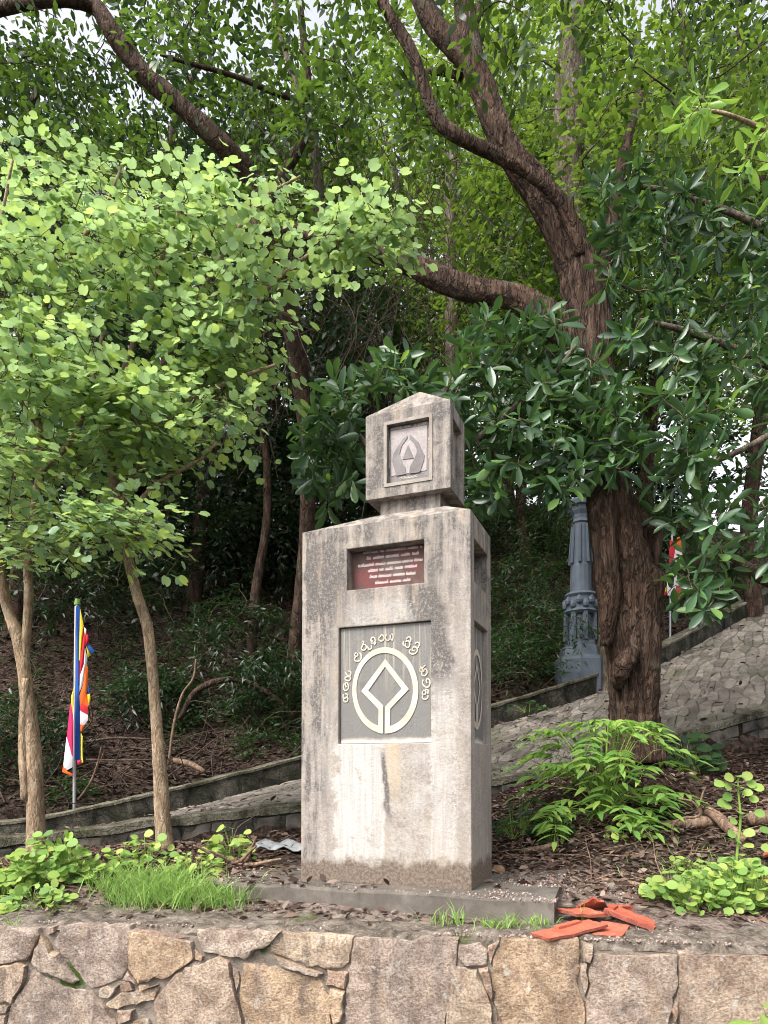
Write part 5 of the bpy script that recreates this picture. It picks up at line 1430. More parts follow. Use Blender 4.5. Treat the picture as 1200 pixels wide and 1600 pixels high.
bl = [(800,12.5,.9,1.0,'ferny shrub on the bank right of the monument shoulder'),(850,11.6,.7,.9,'low shrub on the bank left of the grey pillar'),(790,11.0,.6,.8,'low shrub above the parapet beside the monument'),(870,13.5,1.1,1.1,'shrub behind the grey pillar shaft'),
      (930,14.5,1.5,1.2,'shrub between pillar and thick trunk, high on the bank'),(830,14.5,1.3,1.2,'shrub at the top of the bank right of the monument'),(1040,14.0,1.4,1.0,'shrub behind the red and white flag'),
      (20,9.6,.8,.8,'dark shrub at left edge behind the parapet'),(380,11.5,1.2,.9,'shrub on the dark bank left of the monument'),(440,10.6,.8,.7,'low shrub on the bank touching the monument left side'),(300,13.6,1.8,1.2,'tall shrub on the bank under the left crown'),
      (180,12.5,1.7,1.2,'tall shrub behind the striped flag top'),(60,12.0,2.0,1.3,'tall dark shrub behind the forked pale trunk'),(440,14.0,2.0,1.3,'tall shrub left of monument shoulder'),(240,10.8,.6,.6,'small shrub on the litter bank between flag and pale trunk'),
      (540,15.5,2.2,1.5,'tall shrub hidden behind the monument, top of bank'),(700,14.8,2.0,1.4,'tall shrub behind the monument head'),(340,16.5,2.2,1.5,'far shrub on the hill left'),(960,17.0,2.0,1.6,'far shrub on the hill right')]
for k, (u, Y, h, rd, lb) in enumerate(bl):
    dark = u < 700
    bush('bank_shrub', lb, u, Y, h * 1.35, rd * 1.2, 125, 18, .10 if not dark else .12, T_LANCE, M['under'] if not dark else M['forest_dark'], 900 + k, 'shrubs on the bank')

for k, (u, Y, h, rd, lb) in enumerate([(-40,13.5,3.0,1.5,'thicket shrub at the far left edge under the crowns'),(60,15,3.2,1.6,'thicket shrub behind the forked pale trunk'),(140,14.2,2.6,1.4,'thicket shrub above the striped flag'),(230,15.5,3.2,1.6,'thicket shrub behind the single pale trunk'),
        (290,14.8,2.8,1.5,'thicket shrub right of the single pale trunk, deep in shade'),(360,14.2,2.8,1.4,'thicket shrub above the arched dead bough'),(420,15.8,3.4,1.7,'thicket shrub next left of the monument shoulder'),(500,14.6,3.0,1.5,'thicket shrub cut by the monument shoulder'),
        (150,17.5,3.4,1.8,'rear thicket shrub over the striped flag'),(300,18,3.6,1.8,'rear thicket shrub under the left crown'),(450,18.5,3.6,1.8,'rear thicket shrub left of the monument head'),(650,16.8,2.6,1.5,'thicket shrub right behind the monument neck'),(1000,16,2.4,1.3,'thicket shrub behind the thick trunk'),(900,18.5,2.4,1.5,'rear thicket shrub above the grey pillar')]):
    bush('thicket_shrub', lb, u, Y, h, rd, 120, 22, .15, T_OVAL, M['forest_dark'], 960 + k, 'thicket shrubs along the top of the bank')

# ------------------------------------------------------------------ ground cover
def scatter(n, fn, seed):
    r = np.random.default_rng(seed); u = []
    x, y = fn(r, n); z = ground(x, y)
    return x, y, z
def vis_xy(r, n, Y0, Y1, u0=-150, u1=1350):
    Y = Y0 + (Y1 - Y0) * r.random(n) ** 1.3; u = r.uniform(u0, u1, n); return (u - CX) / F * Y, Y
def on_path(x, y, d=.22):
    q = np.stack([x, y], -1); out = np.zeros(len(q), bool)
    for k in range(0, len(q), 4000): out[k:k+4000] = (((q[k:k+4000, None] - PATHPTS[None, :, :2]) ** 2).sum(-1).min(1) < d * d)
    return out
def in_monument(x, y, m=.06):
    d = np.stack([x - MC[0], y - MC[1]], -1); a = d @ ex[:2]; b = d @ ey[:2]
    return (np.abs(a) < W_ / 2 + m) & (np.abs(b) < D_ / 2 + m)
def on_plinth(x, y):
    d = np.stack([x - pa[0], y - pa[1]], -1); a = d @ dirp[:2]; b = d @ inw[:2]
    return (a > -.02) & (a < Lp_ + .02) & (b > -.06) & (b < 1.17)
def litter(name, label, n, Y0, Y1, size, seed, keep, m='litter'):
    r = np.random.default_rng(seed); x, y = vis_xy(r, n, Y0, Y1); k = keep(x, y); x, y = x[k], y[k]; z = ground(x, y); n = len(x)
    pl = on_plinth(x, y); z = np.where(pl, 0.0, z); z = np.where(y < wall_y(x) + .46, np.maximum(z, WTOP + .02), z)
    pos = np.column_stack([x, y, z + .006 + r.random(n) * .018])
    d = r.normal(size=(n, 3)); d[:, 2] *= .25
    up = np.tile([0, 0, 1.0], (n, 1)) + r.normal(size=(n, 3)) * .35
    vv, ff = bake_leaves(T_OVAL, pos, frames(d, up), size * r.uniform(.5, 1.3, n))
    tag(obj(name, vv, ff, M[m], smooth=False), label, kind='stuff', cat='dead leaves')
off_tiles = lambda x, y: ~((x > .72) & (x < 1.6) & (y < 4.2))
litter('leaf_litter', 'brown dead leaves covering the ground round the monument', 30000, 4.0, 8.2, .075, 51,
       lambda x, y: off_tiles(x, y) & (np.random.default_rng(3).random(len(x)) < np.clip((y - 3.9) / 1.6, .30, 1)) & ~on_path(x, y) & ~in_monument(x, y) & (~on_plinth(x, y) | ((np.random.default_rng(1).random(len(x)) < .25) & (y > 4.35))) & (y > wall_y(x) + .12 + .3 * np.random.default_rng(2).random(len(x))))
litter('leaf_litter', 'dead leaves, toned darker for shade, covering the wooded bank above the path', 26000, 8.3, 17, .11, 52, lambda x, y: ~on_path(x, y), 'shaded_litter')
r = np.random.default_rng(58); n = 900; ps, pw = r.uniform(.15, .95, n), np.clip(r.beta(.6, .6, n), .01, .99)
pos = path_pt(ps, pw) + np.column_stack([np.zeros(n), np.zeros(n), .035 + .01 * r.random(n)]); d = r.normal(size=(n, 3)); d[:, 2] *= .2
vv, ff = bake_leaves(T_OVAL, pos, frames(d, np.tile([0, 0, 1.0], (n, 1)) + r.normal(size=(n, 3)) * .3), .085 * r.uniform(.5, 1.3, n))
tag(obj('leaf_litter', vv, ff, M['litter']), 'scattered dead leaves lying on the stone path', kind='stuff', cat='dead leaves')
# low green ground cover on the bank
r = np.random.default_rng(77); x, y = vis_xy(r, 7500, 8.8, 17, -100, 1250); k = ~on_path(x, y, .25) & (vnoise(np.column_stack([x, y]) * 1.1, 5) + .35 * (x > 1) > .05)
x, y = x[k], y[k]; z = ground(x, y); n = len(x); base = np.column_stack([x, y, z + .03])
d = np.column_stack([r.normal(size=n), r.normal(size=n), r.uniform(.1, .7, n)])
lp, lr, ls = spray_leaves(base + np.column_stack([np.zeros(n), np.zeros(n), .04 + .3 * r.random(n) ** 2]), d, 9, .095, .36, 78, .3, .45)
vv, ff = bake_leaves(T_LANCE, lp, lr, ls); tag(obj('ground_cover', vv, ff, M['under'], smooth=True), 'small green undergrowth spread over the bank', kind='stuff', cat='undergrowth')
r = np.random.default_rng(79); n = 9000; uu = np.where(r.random(n) < .6, r.uniform(-100, 1300, n), r.normal(880, 90, n)); yy = wall_y((uu - CX) / F * 4.0) + .02 + r.random(n) ** 1.3 * 1.4
xx = (uu - CX) / F * yy; k = ~in_monument(xx, yy) & (vnoise(np.column_stack([xx, yy]) * 2.5, 6) > -.35); xx, yy = xx[k], yy[k]; n = len(xx)
off = yy - wall_y(xx); zg = np.where(off < .55, np.maximum(ground(xx, yy), WTOP + .012), ground(xx, yy)); zg = np.where(on_plinth(xx, yy), 0.0, zg)
T_PEB = (np.array([(1,0,0),(-1,0,0),(0,.8,0),(0,-.8,0),(0,0,.6),(0,0,-.6)], float), np.array([(0,2,4),(2,1,4),(1,3,4),(3,0,4),(2,0,5),(1,2,5),(3,1,5),(0,3,5)]))
vv, ff = bake_leaves(T_PEB, np.column_stack([xx, yy, zg + .001]), frames(r.normal(size=(n, 3)), r.normal(size=(n, 3))), .003 + .013 * r.random(n) ** 4)
M['gravel'] = simple('pale_gravel', [(.22,.165,.145),(.36,.29,.26),(.47,.41,.375)], 30, 4, var=[(0, (.45,.42,.4)), (.5, (.85,.8,.77)), (1, (1.25,1.2,1.17))])
tag(obj('gravel', vv, ff, M['gravel']), 'small pale gravel strewn over the wall top and plinth', kind='stuff', cat='gravel')
# fine twigs lying about, one mass
def sticks(name, label, n, Y0, Y1, L0, L1, seed, m, keep, rad=.004, lift=.25, cat='twigs'):
    r = np.random.default_rng(seed); x, y = vis_xy(r, n, Y0, Y1); k = keep(x, y); x, y = x[k], y[k]; z = ground(x, y)
    ta = TubeAcc()
    for a, b, c in zip(x, y, z):
        L = r.uniform(L0, L1); d = r.normal(size=3); d[2] = abs(d[2]) * lift; d = unit(d); p0 = np.array([a, b, c + .01])
        pts = np.array([p0, p0 + d * L * .35 + r.normal(size=3) * L * .05, p0 + d * L * .7 + r.normal(size=3) * L * .07, p0 + d * L + [0, 0, -.03 * L]])
        pts[:, 2] = np.maximum(pts[:, 2], ground(pts[:, 0], pts[:, 1]) + .006)
        ta.add(*tube(catmull(pts, 3), np.linspace(rad * r.uniform(.7, 1.6), rad * .5, 10), 4))
    tag(ta.build(name, m), label, kind='stuff', cat=cat)
sticks('twig_litter', 'thin dry twigs strewn over the ground beside the monument', 420, 4.6, 7.0, .12, .5, 53, M['dry'], lambda x, y: ~on_path(x, y) & ~in_monument(x, y, .15) & ~on_plinth(x, y) & (y > wall_y(x) + .55))
sticks('twig_tangle', 'dark tangle of fallen twigs on the wooded bank', 800, 8.8, 13.5, .4, 1.7, 54, M['dry_dark'], lambda x, y: ~on_path(x, y, .3), .009, .5)
# creepers hanging in the shade behind the monument head
ta = TubeAcc(); r = np.random.default_rng(55)
for k in range(230):
    u, v, Y = r.uniform(330, 760), r.uniform(150, 560), r.uniform(9.2, 12.5)
    p0 = P(u, v, Y); L = r.uniform(.8, 2.6); s = r.normal(size=3) * 1.1
    pts = [p0, p0 + np.array([s[0] * .5 + .2 * math.cos(k * 1.7), s[1] * .2, -L * .3]), p0 + np.array([s[0] * .8 + .1 * math.sin(k), s[1] * .4, -L * .65]), p0 + np.array([s[0], s[1] * .5, -L])]
    ta.add(*tube(catmull(pts, 4), np.linspace(.008, .004, 13), 4))
tag(ta.build('hanging_creepers', M['dry_dark']), 'thin bare creepers hanging in the shade above the monument', kind='stuff', cat='creepers')

# ------------------------------------------------------------------ single branches and logs one can pick out
def fallen(label, rows, m, name='fallen_branch', cat='branch', group=None, sides=8, seed=0, rough=.1):
    pts, rad = pxline(rows, 6); v, q = tube(pts, rad, sides, rough, seed); n = len(pts)
    o = obj(name, v, [tuple(f) for f in q] + [tuple(range(sides))[::-1], tuple((n-1)*sides + i for i in range(sides))], m, smooth=True)
    return tag(o, label, cat, group)
fallen('long arched dead bough on the dark bank left of the monument', [(280,1125,10.4,4.5),(305,1082,10.4,5),(345,1063,10.4,4.8),(390,1067,10.5,4.5),(430,1090,10.5,4),(462,1122,10.5,3.5)], M['bark_dark'], seed=1)
fallen('pale dry sapling stem standing on the bank right of the single pale trunk', [(263,1195,9.3,2),(272,1130,9.4,2.2),(285,1085,9.5,2),(302,1060,9.5,1.8),(306,1030,9.5,1.2)], M['dry'], seed=2)
fallen('short pale stick leaning beside the flag pole foot', [(122,1250,8.9,2),(140,1225,8.95,2),(152,1195,9,1.8),(158,1168,9,1.2)], M['dry'], seed=3)
fallen('broken timber lying on the bank just above the parapet', [(272,1188,9.2,4),(298,1194,9.15,5),(320,1206,9.1,3)], M['dry'], seed=4)
fallen('long thin branch lying level behind the flag', [(130,1160,9.8,1.8),(180,1153,9.8,2),(235,1155,9.8,1.6)], M['dry_dark'], seed=5)
fallen('thin branch low across the bank behind the single pale trunk', [(135,1187,9.4,1.6),(190,1188,9.4,1.8),(240,1187,9.4,1.2)], M['dry_dark'], seed=6)
def gl(u, Y, dz=0.0):
    x = (u - CX) / F * Y; return HZ - (gz(x, Y) + dz - EYE) * F / Y
def ground_log(label, pts, m, cat='log', name='fallen_log', seed=0, sides=10):
    return fallen(label, [(u, gl(u, Y, r * Y / F * .75 + h), Y, r) for u, Y, r, h in pts], m, name, cat, None, sides, seed, .16)
ground_log('thick reddish root lying on the litter right of the green shrub', [(1030,5.75,4,0),(1060,5.72,8,0),(1090,5.7,10,0),(1115,5.7,8,.01)], M['dry'], 'root', 'surface_root', 11)
ground_log('pale broken log pointing at the tall seedling', [(1106,5.72,7,.10),(1125,5.6,9,.06),(1148,5.45,8,.01),(1165,5.35,6,0)], M['dry'], seed=12)
ground_log('log stub at the right edge behind the tall seedling', [(1170,5.6,10,.03),(1192,5.6,12,.02),(1225,5.6,12,0)], M['dry'], seed=13)
fallen('curved bare twig arching over the reddish root', [(1056,1320,5.55,2),(1050,1295,5.5,2.2),(1062,1280,5.5,2.4),(1092,1275,5.5,2.4),(1090,1262,5.5,2.2),(1080,1252,5.5,2),(1060,1248,5.5,1.2)], M['dry'], seed=14)
fallen('upright forked dry twig behind the reddish root', [(1098,1285,5.8,1.6),(1095,1258,5.8,1.8),(1098,1240,5.8,1.5),(1102,1232,5.8,1)], M['dry'], seed=15)
ground_log('flat brown branch lying behind the broken roof tiles', [(938,4.75,3,.01),(965,4.68,4.5,.0),(995,4.6,5,0),(1018,4.52,4,0)], M['dry'], 'branch', 'fallen_branch', 16, 8)
ground_log('short brown stick in front of the green shrub', [(815,5.55,3,0),(845,5.5,5,0),(872,5.5,5,.02)], M['dry'], 'branch', 'fallen_branch', 17, 8)
for k, (u, Y, du, lean, lb) in enumerate([(372,5.25,18,.12,'longest dry stick in the brush heap left of the monument'),(362,5.3,-22,.06,'dry stick pointing left in the brush heap left of the monument'),(392,5.2,30,.02,'flat dry stick in the brush heap touching the monument'),(350,5.35,-30,.10,'bent dry stick under the weed left of the monument'),(385,5.3,10,.20,'dry stick standing steeply out of the brush heap')]):
    v0 = gl(u, Y, .01); fallen(lb, [(u - du, gl(u - du, Y + .1, .015), Y + .1, 3), (u, v0 - 4, Y, 3.2), (u + du, v0 - 8 - lean * 100, Y - .05, 2.4), (u + 1.6 * du, v0 - 10 - lean * 160, Y - .08, 1.6)], M['dry'], 'fallen_stick', 'stick', None, 7, 30 + k)

# small stones
def pebble(label, u, Y, r, m, seed, name='loose_stone', cat='stone', flat=.7, group=None):
    x = (u - CX) / F * Y; bm = bmesh.new(); bmesh.ops.create_icosphere(bm, subdivisions=2, radius=1)
    v = np.array([q.co[:] for q in bm.verts]); f = [[q.index for q in p.verts] for p in bm.faces]; bm.free()
    v = v * (1 + .22 * vnoise(v * 1.6, seed)[:, None]) * np.array([r, r * .8, r * flat]); z = 0.0 if on_plinth(np.array([x]), np.array([Y]))[0] else gz(x, Y)
    return tag(obj(name, v + [x, Y, z + r * flat * .5], f, m, smooth=True), label, cat, group)
M['brown_stone'] = simple('brown_stone', [(.16,.09,.05),(.26,.16,.10),(.34,.23,.15)], 8, 5)
pebble('rounded brown stone at the right foot of the monument', 778, 5.0, .055, M['brown_stone'], 3)
pebble('tan stone lying between the shrub and the reddish root', 1062, 5.1, .05, M['brown_stone'], 4, flat=.5)
pebble('dark lump of stone on the plinth end behind the tiles', 958, 4.55, .05, M['mortar'], 5, flat=.6)
pebble('pale boulder on the near kerb left of the single pale trunk', 232, 7.0, .11, M['kerb_stone'], 6)
# pale folded sheet left behind the monument
sv = []; n1, n2 = 14, 6
for i in range(n1):
    for j in range(n2):
        u = 400 + 95 * i / (n1 - 1); Y = 5.75 + .28 * j / (n2 - 1); x = (u - CX) / F * Y
        sv.append((x, Y, gz(x, Y) + .05 + .02 * math.sin(i * 1.3 + j) + .03 * (j / n2)))
sh = obj('plastic_sheet', sv, [(i*n2+j, (i+1)*n2+j, (i+1)*n2+j+1, i*n2+j+1) for i in range(n1-1) for j in range(n2-1)], M['pale_sheet'], smooth=True)
sh.modifiers.new('thickness', 'SOLIDIFY').thickness = .012
tag(sh, 'pale grey crumpled sheet on the ground left of the monument', 'sheet')

# ------------------------------------------------------------------ broken roof tiles
def tile(label, corners, th, Y, lip=True, seed=0, name='roof_tile'):
    """corners: (u, v, depth) of the top face in order; a flat ribbed clay tile with broken, darker edges"""
    c = np.array([P(*q) for q in corners]); nrm = unit(np.cross(c[1] - c[0], c[3] - c[0]))
    if nrm[2] < 0: nrm = -nrm
    r = np.random.default_rng(seed); n = 9
    root = empty(name, c.mean(0) - nrm * th - [0, 0, .01], label, 'roof tile', 'broken roof tiles')
    U, V = np.meshgrid(np.linspace(0, 1, n), np.linspace(0, 1, 6), indexing='ij')
    p = (c[0] * ((1-U)*(1-V))[..., None] + c[1] * (U*(1-V))[..., None] + c[2] * (U*V)[..., None] + c[3] * ((1-U)*V)[..., None])
    e = (U == 0) | (U == 1) | (V == 0) | (V == 1)
    p = p + r.normal(size=p.shape) * .0018 * e[..., None]
    p = p + nrm * (.006 * ((np.abs(V - .1) < .12) | (np.abs(V - .9) < .12)))[..., None]
    b = p - nrm * th
    v = np.vstack([p.reshape(-1, 3), b.reshape(-1, 3)]); N = n * 6; f = []; mi = []
    for i in range(n - 1):
        for j in range(5):
            q = (i*6+j, (i+1)*6+j, (i+1)*6+j+1, i*6+j+1); f.append(q); mi.append(0); f.append(tuple(N + k for k in q[::-1])); mi.append(0)
    ring = [i*6 for i in range(n)] + [(n-1)*6+j for j in range(1, 6)] + [i*6+5 for i in range(n-2, -1, -1)] + [j for j in range(4, 0, -1)]
    for a_, b_ in zip(ring, ring[1:] + ring[:1]): f.append((a_, b_, N + b_, N + a_)); mi.append(1)
    obj('tile_body', v, f, [M['tile'], M['tile_edge']], root, midx=mi)
    if lip:
        q0, q1 = p[0, 2] + nrm * .001, p[0, 4] + nrm * .001; d = unit(p[-1, 0] - p[0, 0]) * .035
        bx = np.array([q0, q1, q1 + d, q0 + d]); bx = np.vstack([bx, bx + nrm * .014])
        obj('hanging_lug', bx, [(0,3,2,1),(4,5,6,7),(0,1,5,4),(1,2,6,5),(2,3,7,6),(3,0,4,7)], M['tile'], root)
tile('flat orange roof tile lying in front, left end of the pile', [(829,1459,3.74),(858,1468,3.64),(950,1446,3.80),(918,1438,3.94)], .016, 3.8, True, 1)
tile('broken dark-edged roof tile piece under the front tile', [(925,1463,3.74),(972,1464,3.72),(984,1447,3.86),(940,1440,3.96)], .018, 3.8, False, 2)
tile('roof tile propped level at the back left of the pile', [(866,1420,4.06),(900,1429,3.92),(950,1429,3.95),(915,1419,4.12)], .018, 4.0, False, 3)
tile('long roof tile leaning down to the right on the pile', [(944,1421,3.95),(1022,1451,3.82),(1034,1444,3.96),(958,1414,4.08)], .026, 3.9, True, 4)
tile('roof tile tilted up behind, forming the peak of the pile', [(900,1417,4.16),(926,1402,4.06),(944,1408,4.04),(952,1420,4.2)], .016, 4.1, False, 5)
tile('small roof tile at the far back right of the pile', [(950,1414,4.16),(984,1414,4.10),(1006,1434,4.12),(975,1434,4.2)], .016, 4.1, False, 6)
tile('roof tile piece at the right edge among weeds, upper one', [(1188,1378,4.55),(1225,1374,4.5),(1235,1366,4.75),(1196,1368,4.8)], .02, 4.6, False, 7)
tile('roof tile piece at the right edge among weeds, lower one', [(1186,1402,4.4),(1226,1398,4.34),(1236,1388,4.6),(1194,1392,4.62)], .02, 4.4, False, 8)
tile('old roof tile tip leaning at the right edge by the log stub', [(1192,1338,5.0),(1225,1330,5.0),(1230,1318,5.12),(1196,1322,5.12)], .02, 5.0, False, 9)

# ------------------------------------------------------------------ small plants
def plant(name, label, u, Y, spread, h, nleaf, T, size, m, seed, cat='weed', group=None, z=None, depth=.6, n_parts=300, nstem=5):
    r = np.random.default_rng(seed); x = (u - CX) / F * Y
    zb = gz(x, Y) if z is None else z
    root = empty(name, (x, Y, zb), label, cat, group)
    w = spread * Y / F; k = nleaf
    t = r.uniform(0, 6.28, k); q = np.sqrt(r.random(k)); dx, dy = q * np.cos(t) * w, q * np.sin(t) * w * depth
    hh = h * (.15 + .85 * r.random(k)) * (1 - .55 * q ** 2)
    zg = ground(x + dx, Y + dy) if z is None else np.full(k, z)
    zg = np.maximum(zg, zb - .2)
    pos = np.column_stack([x + dx, Y + dy, zg + hh])
    ta = TubeAcc()
    st = [np.array([x + r.uniform(-.5, .5) * w, Y + r.uniform(-.5, .5) * w * depth, 0]) for _ in range(nstem)]
    for s in st: s[2] = (gz(s[0], s[1]) if z is None else z) - .01
    st = np.array(st)
    for p in pos:
        a = st[np.argmin(np.linalg.norm(st[:, :2] - p[:2], axis=1))]
        mid = a * .45 + p * .55 + np.array([0, 0, .12 * np.linalg.norm(p - a)])
        ta.add(*tube(np.array([a, mid, p]), np.array([.0028, .002, .0012]), 4))
    ta.build('stems', M['weed'], root)['kind'] = 'stuff'
    d = np.column_stack([dx + r.normal(size=k) * w * .5, dy - .25 * w + r.normal(size=k) * w * .5, r.normal(size=k) * .12 * w - .05 * w]); un = np.array([0, -.7, 1.0]) + r.normal(size=(k, 3)) * .38
    s = size * r.uniform(.55, 1.2, k)
    put_leaves(root, T, pos, frames(d, un), s, m, n_parts=n_parts)
wz = WTOP + .02
plant('round_leaf_weed', 'bushy round-leaved weed clump in the lower left corner', 25, 4.75, 75, .30, 200, T_ROUND, .068, M['weed'], 1, group='round-leaved weeds', nstem=8)
plant('round_leaf_weed', 'tall round-leaved weed in front of the forked pale trunk', 88, 4.9, 58, .40, 130, T_ROUND, .08, M['weed'], 2, group='round-leaved weeds', nstem=6)
plant('round_leaf_weed', 'loose weed at the foot of the single pale trunk', 220, 5.25, 50, .22, 55, T_ROUND, .07, M['weed'], 3, group='round-leaved weeds')
plant('round_leaf_weed', 'weed with round leaves above the brush heap left of monument', 360, 5.45, 36, .30, 42, T_ROUND, .075, M['weed'], 4, group='round-leaved weeds')
plant('round_leaf_weed', 'bright round-leaved weed mat right of the broken tiles', 1085, 4.2, 74, .24, 170, T_ROUND, .062, M['weed'], 5, group='round-leaved weeds', nstem=9)
plant('round_leaf_weed', 'bright round-leaved weeds at the lower right edge', 1165, 4.3, 66, .34, 170, T_ROUND, .064, M['weed'], 6, group='round-leaved weeds', nstem=9)
plant('round_leaf_weed', 'small round-leaved weed under the green shrub', 985, 5.5, 34, .16, 40, T_ROUND, .06, M['weed'], 7, group='round-leaved weeds')
plant('round_leaf_weed', 'sparse weed between the reddish root and the weed mat', 1080, 4.9, 40, .16, 32, T_ROUND, .055, M['weed'], 8, group='round-leaved weeds')
plant('round_leaf_weed', 'weed clump between the forked trunk and the grass tuft', 150, 4.85, 46, .20, 75, T_ROUND, .065, M['weed'], 15, group='round-leaved weeds', nstem=6)
plant('round_leaf_weed', 'weeds behind the grass tuft, right of the single pale trunk', 300, 5.05, 46, .17, 60, T_ROUND, .06, M['weed'], 16, group='round-leaved weeds', nstem=6)
plant('round_leaf_weed', 'low weeds at the left end of the wall top', 60, 4.45, 62, .12, 70, T_ROUND, .06, M['weed'], 17, group='round-leaved weeds', nstem=8)
plant('round_leaf_weed', 'weeds round the foot of the tall seedling', 1150, 4.75, 55, .2, 75, T_ROUND, .065, M['weed'], 18, group='round-leaved weeds', nstem=8)
plant('dark_leaf_weed', 'dark-leaved seedling cluster right of the tree base against the kerb', 1075, 7.0, 50, .42, 60, T_ROUND, .13, M['under'], 9, 'plant')
plant('dark_leaf_weed', 'dull green plants right beside the monument, left of the bright shrub', 815, 5.9, 42, .42, 70, T_LANCE, .12, M['under'], 10, 'plant')
plant('dark_leaf_weed', 'small dark weed in front of the bright shrub base', 872, 5.6, 26, .22, 45, T_ROUND, .05, M['under'], 11, 'plant')
plant('round_leaf_weed', 'weed on the path edge left of the thick trunk', 900, 8.0, 40, .30, 40, T_ROUND, .08, M['under'], 12, group='round-leaved weeds')
plant('round_leaf_weed', 'tiny weed on the parapet right of the monument', 825, 9.9, 30, .16, 24, T_ROUND, .09, M['under'], 13, group='round-leaved weeds', z=float(P(825, 1112, 9.9)[2]))
plant('dark_leaf_weed', 'leaf tuft in the lower right corner over the wall face', 1195, 3.42, 30, .12, 10, T_GLOSSY, .14, M['weed'], 14, 'plant', z=-.52)
# tall seedling with round leaves on a straight stem
sb_ = P(1148, 1345, 4.95); sb_[2] = gz(sb_[0], sb_[1]); vz = HZ - (sb_[2] - EYE) * F / 4.95
sd2 = empty('tall_seedling', sb_, 'single tall seedling with round leaves in tiers, at right', 'plant')
pts, rad = pxline([(1150,vz,4.95,2.4),(1152,1330,4.95,2.2),(1157,1280,4.95,2),(1154,1240,4.95,1.6),(1153,1212,4.95,1)], 6); v, q = tube(pts, rad, 6); obj('stem', v, q, M['weed'], sd2, smooth=True)
lv = [(1152,1212,0,-1),(1140,1214,-1,-.4),(1164,1212,1,-.4),(1126,1224,-1,-.2),(1136,1228,-1,-.6),(1150,1228,.1,-1),(1172,1224,1,-.2),(1182,1230,1,-.4),(1164,1238,.8,-.7),(1138,1244,-1,-.3),(1130,1254,-1,-.2),(1135,1258,-1,-.6),(1176,1248,1,-.4),(1153,1268,-.4,-1),(1145,1282,-1,-.5),(1184,1270,1,-.3),(1142,1302,-1,-.6),(1150,1312,-.6,-1),(1166,1300,.8,-.8),(1165,1320,.6,-1),(1192,1296,1,-.3),(1194,1324,1,-.4),(1158,1346,.2,-1),(1172,1352,1,-.6)]
lp = np.array([P(u - 6 * a, v, 4.95) for u, v, a, b in lv]); ld = np.array([[a, b, -.1] for u, v, a, b in lv]); k = len(lv); rr = np.random.default_rng(4)
put_leaves(sd2, T_ROUND, lp, frames(ld, np.tile([0, -1.3, .8], (k, 1)) + rr.normal(size=(k, 3)) * .25), rr.uniform(.065, .09, k), M['weed'])
ta = TubeAcc()
for p in lp:
    z = p[2] - .05; j = np.argmin(np.abs(pts[:, 2] - z)); ta.add(*tube(np.array([pts[j], p * .5 + pts[j] * .5 + [0, 0, .01], p]), np.array([.002, .0016, .001]), 4))
ta.build('leaf_stalks', M['weed'], sd2)['kind'] = 'stuff'
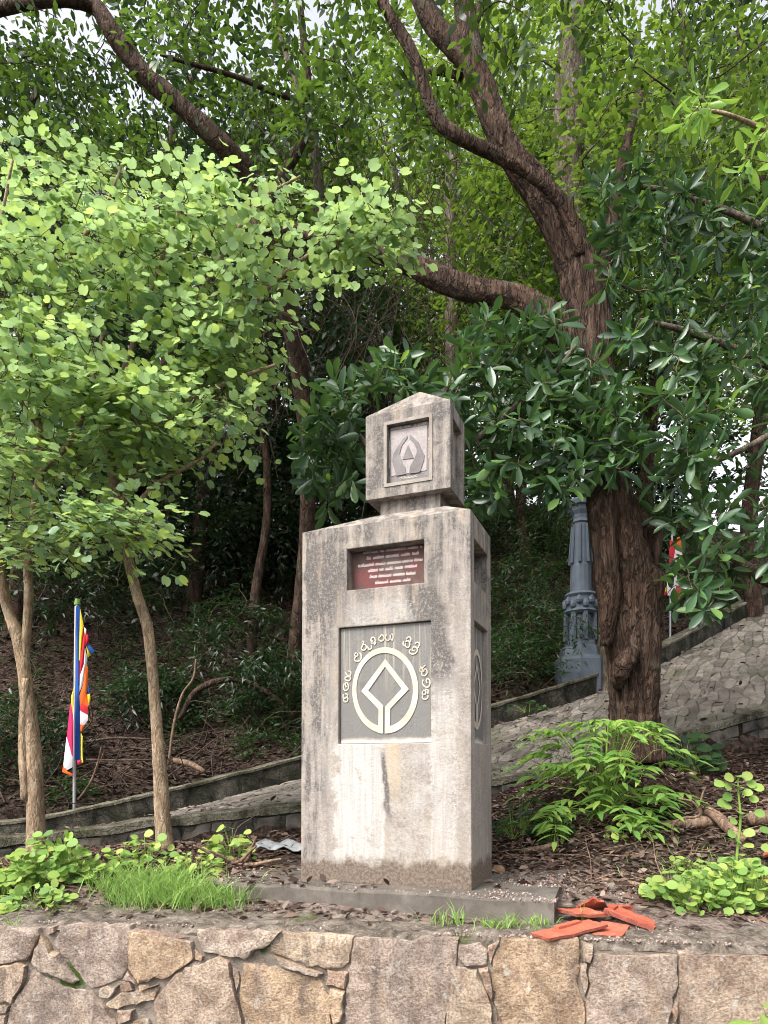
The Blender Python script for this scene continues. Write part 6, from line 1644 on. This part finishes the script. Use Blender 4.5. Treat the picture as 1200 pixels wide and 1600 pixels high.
# bright pinnate shrub in front of the thick trunk
SBY = 6.0; sb = P(945, 1310, SBY); sb[2] = gz(sb[0], sb[1])
shr = empty('feather_leaf_shrub', sb, 'bright green shrub with feathery compound leaves below the thick trunk', 'shrub')
ta = TubeAcc(); lp, ld, lu, ls = [], [], [], []; rr = np.random.default_rng(8)
for k in range(104):
    tu, tv_ = 948 + rr.normal() * 44, rr.uniform(1118, 1312); tv_ = min(1325, tv_ + abs(tu - 948) * .22)
    Y = SBY + rr.uniform(-.35, .3); c = P(tu, tv_, Y)
    mid = sb * .5 + c * .5 + [0, 0, .08]
    stem = catmull([sb + [rr.uniform(-.05, .05), 0, 0], mid, c], 4); ta.add(*tube(stem, np.linspace(.007, .0035, len(stem)), 5))
    out = unit((c - sb) * [1, 1, 0] + rr.normal(size=3) * [.25, .25, 0] + [0, -.14, 0]); L = rr.uniform(.24, .38)
    rach = catmull([c, c + out * L * .5 + [0, 0, .02], c + out * L + [0, 0, -.09]], 5); ta.add(*tube(rach, np.linspace(.003, .0015, len(rach)), 4))
    side = unit(np.cross(out, [0, 0, 1]))
    for j in range(1, 6):
        p = rach[min(len(rach) - 1, j * 2)]
        for sgn in ((1, -1) if j < 5 else (0,)):
            lp.append(p); ld.append(side * sgn * .9 + out * .6 + [0, 0, -.15] if sgn else out + [0, 0, -.3]); lu.append(np.array([0, -.15, 1]) + rr.normal(size=3) * .2); ls.append(rr.uniform(.125, .185))
ta.build('stems', M['weed'], shr)['kind'] = 'stuff'
put_leaves(shr, T_LANCE, np.array(lp), frames(np.array(ld), np.array(lu)), np.array(ls), M['pinnate'], name='leaflet')

def grass(name, label, cells, seed, h=.12, wd=.0038):
    r = np.random.default_rng(seed); V, Fc, c0 = [], [], 0
    for (u, Y, du, dY, n, hh) in cells:
        for _ in range(n):
            uu, yy = u + r.normal() * du, Y + r.normal() * dY; x = (uu - CX) / F * yy
            z = gz(x, yy) if yy > wall_y(x) + .5 else WTOP + .02
            b = np.array([x, yy, z]); H = hh * r.uniform(.45, 1.15); lean = r.normal(size=2) * H * .65; w = wd * r.uniform(.6, 1.2); a = r.uniform(0, 3.14); s = np.array([math.cos(a), math.sin(a), 0]) * w
            m = b + [lean[0] * .4, lean[1] * .4, H * .6]; t = b + [lean[0], lean[1], H * .92]
            V += [b - s, b + s, m - s * .8, m + s * .8, t]; Fc += [(c0, c0+1, c0+3), (c0, c0+3, c0+2), (c0+2, c0+3, c0+4)]; c0 += 5
    return tag(obj(name, np.array(V), np.array(Fc), M['grass'], smooth=True), label, kind='stuff', cat='grass')
grass('grass', 'thick bright grass tuft on the wall top left of the plinth', [(235,4.6,34,.13,650,.19),(290,4.56,36,.11,620,.16),(345,4.48,26,.07,240,.12),(195,4.7,26,.12,300,.16),(250,4.85,40,.1,260,.16)], 3)
grass('grass', 'scattered small grass sprigs along the plinth and wall top', [(690,3.98,12,.03,24,.11),(715,4.0,6,.02,12,.14),(770,3.92,12,.03,70,.07),(800,3.93,8,.03,40,.10),(840,3.92,16,.04,70,.08),(910,4.0,3,.01,8,.16),(1080,4.9,50,.25,120,.10),(1130,4.5,50,.2,160,.12),(60,4.4,60,.1,90,.06),(20,3.98,6,.02,12,.09)], 4)
